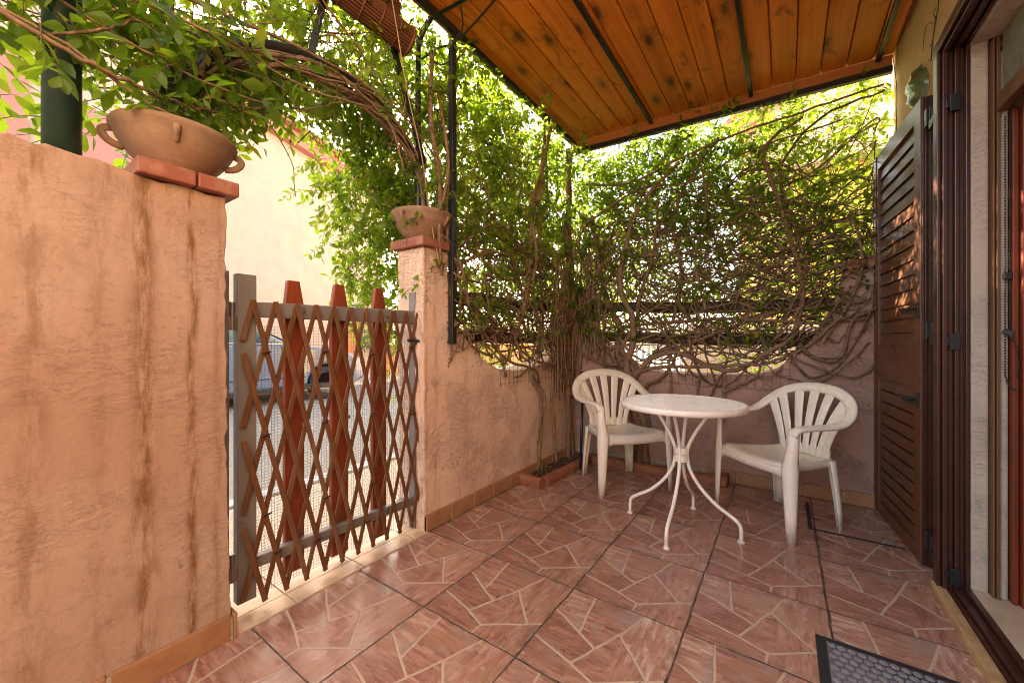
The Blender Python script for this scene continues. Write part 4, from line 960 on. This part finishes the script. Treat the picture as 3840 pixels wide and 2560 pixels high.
for i in range(26):                                # stems hiding the corner pier
    x0 = U(-1.64, -1.30); z0 = U(.75, 1.15); hh = U(.5, 1.2)
    v.stem([(x0+U(-.12, .16)*t, Yb-.02+U(-.04, .03), z0+hh*t) for t in np.linspace(0, 1, 6)], U(.004, .013), U(.003, .007), 6, .005)
for i in range(75): v.sprig((U(-1.66, -1.2), Yb+U(-.06, .05), U(1.1, 1.75)), (U(-1, 1), U(-.8, .2), U(-.8, .5)), U(.1, .26), .042, .7)
for i in range(55): v.sprig((U(-1.3, .40), Yb+U(-.08, .05), U(1.05, 1.55)), (U(-1, 1), U(-.8, .2), U(-.6, .5)), U(.08, .22), .042, .7)
for i in range(70):                                # low outer leaves seen through the scoop
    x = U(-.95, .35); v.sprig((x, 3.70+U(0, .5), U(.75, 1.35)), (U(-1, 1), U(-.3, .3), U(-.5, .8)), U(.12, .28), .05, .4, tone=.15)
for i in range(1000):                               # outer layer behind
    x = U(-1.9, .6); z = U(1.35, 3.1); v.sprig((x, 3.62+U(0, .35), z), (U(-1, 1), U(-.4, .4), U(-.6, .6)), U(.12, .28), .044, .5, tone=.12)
v.build('climbing_vine', 'tangled vine covering the back wall between corner post and shutter', 'climbing vine', base=(-1.0, 3.34, 0))
# ---------- corner curtain over the gate-side wall
v = Vine(); Xb = -1.62
hand = [([(2.71, .03), (2.70, .16), (2.76, .39), (2.71, .63), (2.58, .82), (2.73, 1.04), (2.8, 1.4), (2.7, 1.9), (2.75, 2.4), (2.9, 2.85)], .013, .010),
 ([(2.74, .03), (2.71, .2), (2.70, .42), (2.74, .62), (2.64, .80), (2.55, .95), (2.3, 1.2), (2.0, 1.5)], .010, .006),
 ([(2.98, .03), (2.9, .55), (2.95, .79), (2.83, .98), (2.6, 1.4), (2.5, 1.8)], .012, .007), ([(3.3, .05), (3.2, .4), (3.17, .65), (2.93, .85), (2.58, .93), (2.0, 1.23), (1.77, 1.38)], .014, .008),
 ([(1.72, 1.62), (1.77, 1.38), (1.78, 1.22), (1.86, 1.06), (1.9, 1.02), (2.1, .95)], .010, .007), ([(1.74, 1.60), (1.79, 1.46), (1.9, 1.21), (2.25, .94), (2.6, .84), (2.75, .72)], .012, .009),
 ([(1.77, 1.36), (2.0, 1.19), (2.34, 1.04), (2.8, 1.02), (3.29, 1.06)], .010, .007), ([(1.74, 1.3), (2.2, 1.30), (2.7, 1.22), (3.2, 1.28)], .009, .007),
 ([(3.18, .02), (3.22, .5), (3.18, 1.0), (3.26, 1.5), (3.20, 2.0), (3.27, 2.4), (3.2, 2.8)], .022, .018), ([(3.28, .02), (3.2, .6), (3.25, 1.1), (3.18, 1.55), (3.26, 2.05), (3.19, 2.45), (3.26, 2.82)], .020, .016),
 ([(3.22, 1.6), (3.27, 1.85), (3.18, 2.1), (3.26, 2.35), (3.2, 2.6)], .018, .014),
 ([(2.45, 1.2), (2.55, 1.6), (2.60, 2.0), (2.72, 2.35), (2.85, 2.85)], .018, .013), ([(2.5, 1.3), (2.62, 1.7), (2.58, 2.1), (2.75, 2.45), (2.78, 2.88)], .014, .010), ([(2.8, 1.5), (2.72, 1.9), (2.85, 2.3), (2.80, 2.85)], .012, .009),
 ([(1.70, 1.62), (1.66, 1.9), (1.74, 2.3), (1.69, 2.6), (1.82, 2.88)], .012, .008), ([(1.62, 1.62), (1.60, 2.0), (1.52, 2.3), (1.56, 2.7)], .016, .012), ([(1.64, 1.45), (1.60, 1.75), (1.66, 2.1), (1.60, 2.5)], .011, .009),
 ([(2.0, 1.45), (2.35, 1.55), (2.5, 1.35), (2.8, 1.3)], .008, .006), ([(1.75, 1.62), (2.1, 1.85), (2.45, 1.75), (2.8, 1.6), (3.3, 1.62)], .009, .006)]
for l, r0, r1 in hand: v.stem([(Xb+.015*math.sin(2.3*i+len(l))+rng.normal(0, .008), y, z) for i, (y, z) in enumerate(l)], r0, r1, 8, .002)
for i in range(150):
    y0 = U(1.7, 2.9); z0 = U(1.0, 1.8); ln = U(.4, 1.5); sg = rng.choice([1, 1, -1])
    v.stem([(Xb-U(-.05, .15), min(3.36, max(1.7, y0+sg*ln*t)), z0+.1*math.sin(t*U(2, 6)+U(0, 6))+U(-.04, .04)) for t in np.linspace(0, 1, 6)], U(.0025, .008), U(.002, .004), 5, .003)
for i in range(130):
    y0 = U(1.7, 3.3); z0 = U(1.0, 2.3); v.stem([(Xb-U(-.02, .25), min(3.36, y0+U(-.35, .35)*t), z0+U(.4, .9)*t) for t in np.linspace(0, 1, 5)], U(.002, .006), .002, 5, .003)
for i in range(24):
    y0 = U(1.75, 2.9); ln = U(.25, .7); zt_ = U(1.05, 1.5); dp = U(.12, .38)
    v.stem([(Xb-U(-.05, .06), min(3.36, y0+ln*t), max(.80, zt_-dp*4*t*(1-t)+U(-.03, .03))) for t in np.linspace(0, 1, 6)], U(.004, .011), U(.003, .006), 6, .004)
for i in range(30):
    y0 = U(2.9, 3.34); v.stem([(Xb+U(-.02, .06), min(3.36, y0+U(-.15, .1)*t), U(.5, .9)+U(.7, 1.3)*t) for t in np.linspace(0, 1, 4)], U(.004, .012), U(.003, .007), 6, .005)
for i in range(60): v.sprig((Xb-U(-.08, .05), U(1.75, 3.3), U(1.1, 1.6)), (U(-.2, .8), U(-1, 1), U(-.8, .4)), U(.1, .24), .044, .8)
for i in range(1300):
    y = U(1.62, 3.4); z = U(1.25, 3.0)
    if rng.random() > min(1, .06+max(0, z-1.35)/.6): continue
    v.sprig((Xb-U(-.03, .35), y, z), (U(-.35, .5), U(-1, 1), U(-.7, .5)), U(.12, .34), .048, .7)
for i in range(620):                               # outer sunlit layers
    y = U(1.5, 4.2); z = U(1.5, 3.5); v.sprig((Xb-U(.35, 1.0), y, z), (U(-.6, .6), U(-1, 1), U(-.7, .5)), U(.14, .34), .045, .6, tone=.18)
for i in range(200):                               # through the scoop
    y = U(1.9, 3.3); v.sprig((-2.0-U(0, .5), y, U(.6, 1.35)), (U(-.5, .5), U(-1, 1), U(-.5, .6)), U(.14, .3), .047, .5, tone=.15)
v.build('climbing_vine', 'dense leafy vine curtain between the black post and the corner, trunks tied in bundles', 'climbing vine', base=(-1.62, 2.6, 0))
# ---------- vine over the gate arch
v = Vine(); A = np.array(ap)
def arch_at(t): u = t*(len(A)-1); i = int(min(u, len(A)-2)); return A[i]+(A[i+1]-A[i])*(u-i)
for i in range(15):                                # bundle twisted round the arch
    ph = U(0, 6.28); t0 = U(.12, .5); t1 = U(.6, .98); tt = np.linspace(t0, t1, 12); rr = U(.02, .05); dn = U(.02, .05)
    v.stem([arch_at(t)+np.array([rr*math.cos(ph+t*9), rng.normal(0, .008), rr*math.sin(ph+t*9)-dn]) for t in tt], U(.004, .011), U(.003, .007), 6, .002, 3)
hand = [[(-1.66, -.4, 2.20), (-1.64, .1, 2.02), (-1.63, .45, 1.95), (-1.68, .8, 2.02), (-1.72, 1.1, 2.22)], [(-1.60, -.3, 1.92), (-1.60, .12, 1.88), (-1.62, .35, 1.80), (-1.68, .6, 1.78)],
 [(-1.62, -.4, 2.15), (-1.60, .05, 2.06), (-1.60, .4, 2.10), (-1.62, .8, 2.16), (-1.66, 1.2, 2.3)], [(-1.58, -.3, 1.98), (-1.58, .1, 1.86), (-1.60, .3, 1.83), (-1.7, .5, 1.88), (-1.74, .75, 2.0)],
 [(-1.63, .1, 1.84), (-1.6, .25, 1.95), (-1.62, .35, 2.05), (-1.66, .55, 2.12)], [(-1.65, -.3, 2.10), (-1.62, .3, 2.12), (-1.62, .8, 2.10), (-1.64, 1.2, 2.18), (-1.7, 1.5, 2.1)],
 [(-1.63, .45, 2.2), (-1.62, .9, 2.26), (-1.62, 1.3, 2.24), (-1.66, 1.62, 2.1), (-1.7, 1.7, 1.9)], [(-1.63, .5, 1.9), (-1.66, .62, 1.93), (-1.74, .75, 2.02)],
 [(-1.7, 1.05, 2.3), (-1.69, 1.3, 2.2), (-1.68, 1.38, 2.02), (-1.7, 1.42, 1.98)], [(-1.68, .75, 2.7), (-1.7, 1.1, 2.5), (-1.72, 1.5, 2.3), (-1.68, 1.75, 2.25)]]
for l in hand: v.stem(l, U(.0045, .008), U(.003, .005), 7, .004, 9)
for i in range(45):
    y0 = U(-.4, 1.0); z0 = U(1.95, 2.7)
    v.stem([(-1.6-U(0, .5), y0+U(.5, 1.1)*t, z0+U(-.12, .2)*t+.05*math.sin(5*t)) for t in np.linspace(0, 1, 5)], U(.0018, .005), .0018, 5, .003)
for i in range(40):                                # long thin runners rising to the canopy
    y0 = U(.2, 1.6); v.stem([(-1.65-U(0, .5), y0+U(-.3, .3)*t, 2.1+U(.6, 1.2)*t) for t in np.linspace(0, 1, 4)], U(.0018, .004), .0015, 4, .003)
for i in range(480):                               # hanging off the arch
    t = U(.14, .97); p = arch_at(t)+np.array([U(-.34, -.05), U(-.05, .05), U(-.06, .08)])
    v.sprig(p, (U(-.6, .6), U(-.8, .8), U(-1.0, .3)), U(.10, .26), .046, 1.0)
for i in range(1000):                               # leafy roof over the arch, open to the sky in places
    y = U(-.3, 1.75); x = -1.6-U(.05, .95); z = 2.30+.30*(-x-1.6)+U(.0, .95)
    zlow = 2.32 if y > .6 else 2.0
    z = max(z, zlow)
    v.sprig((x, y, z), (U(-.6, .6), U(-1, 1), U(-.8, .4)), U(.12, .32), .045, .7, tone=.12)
for i in range(170):                               # nearest leaves at the left, in front of the pole
    v.sprig((-1.6-U(-.03, .25), U(-.30, .75), U(1.90, 2.22)), (U(-.3, .6), U(-1, 1), U(-.9, .4)), U(.08, .2), .062, .8, step=.036)
for i in range(60): v.sprig((-1.62-U(-.02, .3), U(-.15, .62), U(1.95, 2.42)), (U(-.3, .5), U(-1, 1), U(-.9, .4)), U(.1, .24), .058, .8, step=.036)
for i in range(24): v.sprig((-1.7-U(0, .25), U(-.1, .45), U(1.62, 1.92)), (U(-.4, .4), U(-1, 1), U(-.7, .4)), U(.08, .18), .052, .8, step=.04)
for i in range(22): v.sprig((-1.75+U(-.10, .10), .455+U(-.10, .12), 1.80), (U(-1, 1), U(-1, 1), U(.3, 1)), U(.08, .18), .045, .8)
for (y, z) in ((.84, 1.98), (1.05, 2.05), (.70, 1.95)):
    v.sprig((-1.8, y, z+.25), (0, .1, -1), .34, .04, 1.0, n_per=2)
for i in range(520):                               # bush hanging outside beside the pier
    y = U(1.25, 2.2); x = -2.0-U(0, .45); z = U(1.15, 2.3)
    if y < 1.25+.5*(2.1-z)*.6: continue
    v.sprig((x, y, z), (U(-.6, .6), U(-1, .6), U(-1, .2)), U(.12, .3), .046, 1.0)
v.build('climbing_vine', 'leafy vine arching over the gate from the green pole to the black post', 'climbing vine', base=(-1.75, 1.0, 1.7))

# ================================================================== ACROSS THE STREET
hs = thing('house', 'cream house with a salmon gable edge across the street', 'house', (-12, 2, 0))
b = MB(); g = [(-9, -.1), (7.5, -.1), (7.5, 5.38), (0.2, 7.05), (-9, 5.0)]
b.prism(g, 'X', -10.0, -16); b.build('wall', M['cream'], hs)
b = MB()
for (p, q) in (((.2, 7.09), (7.75, 5.365)),):
    d = nrm((0, q[0]-p[0], q[1]-p[1])); b.bar((-9.93, p[0], p[1]), (-9.93, q[0], q[1]), .30, .30, np.cross(d, (1, 0, 0)))
b.build('gable_trim', M['salmon_trim'], hs, bevel=.02)
b = MB(); d = nrm((0, 6.8, -1.555)); b.bar((-12.8, .1, 7.32), (-12.8, 7.05, 5.74), 6.4, .12, np.cross(d, (1, 0, 0))); b.build('roof', M['roof_tile'], hs)
b = MB(); b.box(-9.99, -9.96, 6.0, 6.76, -.1, 1.6); b.box(-9.98, -9.95, .0, 6.75, -.1, .9); b.build('plinth', M['orange_wall'], hs)
for (y0, y1, z0, z1) in ((-.55, .58, 4.10, 5.75), (1.36, 1.87, 4.10, 5.0)):
    b = MB(); b.box(-9.999, -9.90, y0-.14, y1+.14, z0-.14, z1+.10); f = b.build('window', M['salmon_trim'], hs, bevel=.01)
    b = MB(); b.box(-9.90, -9.87, y0, y1, z0, z1); z = z0+.04
    while z < z1-.04:
        b.obox((-9.86, (y0+y1)/2, z), ((1, 0, -.5), (0, 1, 0), (.5, 0, 1)), (.03, (y1-y0)/2-.03, .009)); z += .075
    b.build('shutter', M['far_shutter'], f)
ow = MB(); ow.box(-10.4, -10.2, 6.8, 18, -.1, .95); tag(ow.build('street_wall', M['orange_wall'], None, bevel=.02), 'low orange wall across the street seen through the gate', 'wall')
fe = thing('railing', 'red ornamental iron railing on the orange wall across the street', 'railing', (-10.3, 8, .95))
b = MB()
for y in np.arange(6.9, 12, .13): b.box(-10.31, -10.29, y, y+.03, .95, 1.75)
b.box(-10.315, -10.285, 6.8, 12, 1.70, 1.76); b.box(-10.315, -10.285, 6.8, 12, 1.35, 1.40); b.build('bars', M['red_fence'], fe)
# hedge
v = Vine()
for i in range(260): v.sprig((-8.9-U(.2, 1.2), U(6.4, 10.5), U(.75, 2.0)), (U(-1, 1), U(-1, 1), U(-.5, 1)), U(.2, .45), .10, .3, step=.07)
v.build('hedge', 'pale green hedge above the orange wall across the street', 'hedge', mat=M['leaf_hedge'], base=(-9.5, 8, 0), wd=.6)
# ------------------------------------------------------------------ parked car (nose to +Y)
car = thing('parked_car', 'grey blue saloon car parked across the street behind the gate', 'car', (-8.2, 3.0, -.06))
xs, xe = -7.35, -9.05; zg = -.06
prof = [(.55, .30), (.52, .62), (.62, .93), (1.0, 1.02), (1.75, 1.06), (3.45, 1.02), (4.2, .95), (4.85, .80), (5.05, .60), (5.08, .32), (4.75, .19), (.8, .19)]
def arcw(yc, zc, r): return [(yc+r*math.cos(a), zc+r*math.sin(a)) for a in np.linspace(math.pi+.05, -.05, 14)]
low = [(.8, .19)]+arcw(1.30, .26, .36)+[(2.0, .17)]+arcw(4.22, .26, .36)+[(4.80, .20)]
sil = low+[(5.06, .30), (5.10, .50), (5.02, .66), (4.8, .80), (4.3, .92), (3.55, 1.01), (1.7, 1.06), (.75, 1.0), (.5, .85), (.46, .45), (.55, .25)]
b = MB(); b.prism(sil, 'X', xs, xe); b.build('body', M['car'], car, bevel=.06, seg=4)
b = MB(); b.prism([(.95, 1.03), (1.55, 1.42), (2.0, 1.47), (2.55, 1.44), (3.0, 1.30), (3.62, .99)], 'X', xs-.10, xe+.10); b.build('roof', M['car'], car, bevel=.05, seg=3)
for (pts) in ([(1.30, 1.08), (1.68, 1.36), (2.15, 1.41), (2.15, 1.08)], [(2.22, 1.08), (2.22, 1.41), (2.55, 1.385), (2.95, 1.25), (3.30, 1.06)]):
    b = MB(); b.prism(pts, 'X', xs-.094, xs-.13); b.build('side_window', M['car_glass'], car)
b = MB(); b.bar((xs-.05, 3.02, 1.30), (xs-.8, 3.02, 1.30), .01, .01); b.add([(xs-.2, 3.05, 1.295), (xe+.2, 3.05, 1.295), (xe+.14, 3.66, 1.012), (xs-.14, 3.66, 1.012)], [(0, 1, 2, 3)]); b.build('windscreen', M['car_glass'], car)
b = MB(); b.bar((xs+.004, 1.1, 1.055), (xs+.004, 3.4, 1.02), .02, .018); b.build('chrome_strip', M['alloy'], car)
b = MB()
for (p, q) in (((2.18, 1.03), (2.18, .22)), ((3.36, 1.0), (3.52, .45)), ((3.52, .45), (3.40, .22))): b.bar((xs+.001, *p), (xs+.001, *q), .006, .012)
b.bar((xs+.001, .6, .42), (xs+.001, 3.8, .40), .006, .02); b.build('door_seam', M['car_trim'], car)
b = MB()
for y in (1.85, 3.05): pass
for y in (1.70, 2.80): b.bar((xs+.012, y, .90), (xs+.012, y+.2, .89), .03, .03)
b.each('door_handle', M['car'], car, bevel=.008)
b = MB(); b.box(xs+.001, xs+.16, 3.0, 3.16, 1.03, 1.15); b.build('wing_mirror', M['car'], car, bevel=.03, seg=3)
b = MB(); b.obox((xs-.10, 4.93, .64), np.eye(3), (.09, .14, .06)); b.build('headlight', M['car_glass'], car, bevel=.03)
for y in (1.30, 4.22):
    for x0 in (xs-.02, xe+.22):
        b = MB(); n = 28; P = [(.20, 0), (.29, 0), (.315, -.02), (.315, -.17), (.29, -.19)]
        vs = [(x0+dx, y+r*math.cos(2*math.pi*j/n), .26+r*math.sin(2*math.pi*j/n)) for r, dx in P for j in range(n)]
        b.add(vs, [(i*n+j, i*n+(j+1) % n, (i+1)*n+(j+1) % n, (i+1)*n+j) for i in range(4) for j in range(n)]); wh = b.build('wheel', M['tyre'], car, smooth=True)
        b = MB(); P = [(.205, -.005), (.19, -.03), (.07, -.02), (.05, .0), (.001, .0)]
        vs = [(x0+dx, y+r*math.cos(2*math.pi*j/n), .26+r*math.sin(2*math.pi*j/n)) for r, dx in P for j in range(n)]
        b.add(vs, [(i*n+j, i*n+(j+1) % n, (i+1)*n+(j+1) % n, (i+1)*n+j) for i in range(4) for j in range(n)])
        for q in range(5):
            a = q*2*math.pi/5; b.bar((x0-.006, y+.04*math.cos(a), .26+.04*math.sin(a)), (x0-.012, y+.2*math.cos(a), .26+.2*math.sin(a)), .02, .045, (1, 0, 0))
        b.build('rim', M['alloy'], wh)
b = MB(); b.box(xs-.03, xe+.03, .8, 4.8, .16, .26); b.build('underbody', M['car_trim'], car)

# ================================================================== BEHIND THE BACK WALL
h2 = thing('house', 'pink gabled house seen through the vine at the upper right', 'house', (1.2, 9.5, 0))
b = MB(); b.prism([(-.7, -.1), (5, -.1), (5, 8), (2.6, 8), (-.7, 5.1)], 'Y', 8.6, 14); b.build('wall', M['pink_wall'], h2)
b = MB(); b.bar((-.85, 8.5, 5.0), (2.6, 8.5, 8.03), .4, .25, (0, 1, 0)); b.build('gable_trim', M['salmon_trim'], h2)
b = MB(); b.box(-.72, 5, 8.55, 8.6, -.1, 4.0); b.build('lower_wall', M['cream'], h2)
h3 = thing('house', 'bright yellow house glimpsed through the vine beside the shutter', 'house', (1.0, 6.6, 0))
b = MB(); b.box(.10, 2.5, 6.2, 8.0, -.1, 3.2); b.build('wall', M['yellow_wall'], h3)
b = MB(); b.box(.06, 2.55, 6.12, 8.1, 3.2, 3.28); b.build('eave', M['salmon_trim'], h3)
b = MB(); b.box(-1.05, .6, 5.3, 5.5, -.1, 1.25); tag(b.build('yard_wall', M['pink_wall'], None, bevel=.02), 'low pink yard wall seen through the scoop of the back wall', 'wall')
b = MB(); 
for x in np.arange(-3.2, -1.1, .085): b.box(x, x+.035, 5.6, 5.62, -.05, 1.25)
b.box(-3.3, -1.06, 5.595, 5.625, 1.12, 1.17); b.box(-3.3, -1.06, 5.595, 5.625, .12, .17)
tag(b.build('railing', M['white_rail'], None), 'white metal railing beyond the back wall left of the pink yard wall', 'railing')
for i, (x, y, hgt, lab) in enumerate(((-3.2, 7.4, 3.6, 'rounded green tree beyond the corner of the porch'), (-5.2, 6.2, 4.4, 'green tree beside the street beyond the vine curtain'))):
    v = Vine(); v.stem([(x, y, -.1), (x+.05, y, .8), (x-.05, y+.05, 1.6)], .09, .06, 8)
    for k in range(7): v.stem([(x, y, 1.2+.1*k), (x+U(-.5, .5), y+U(-.5, .5), 1.9+.15*k), (x+U(-1, 1), y+U(-1, 1), 2.2+.2*k)], .04, .012, 6)
    for k in range(300):
        d = rng.normal(0, 1, 3); d = d/np.linalg.norm(d)*U(.45, 1.0)**.5; p = np.array([x, y, hgt-1.1])+d*np.array([1.15, 1.15, 1.1])
        v.sprig(p, d+rng.normal(0, .5, 3), U(.2, .4), .085, .5, step=.06, tone=.15)
    v.build('tree', lab, 'tree', 'crown', base=(x, y, 0), wd=.5)
for o in bpy.data.objects:
    if '_base' in o: del o['_base']
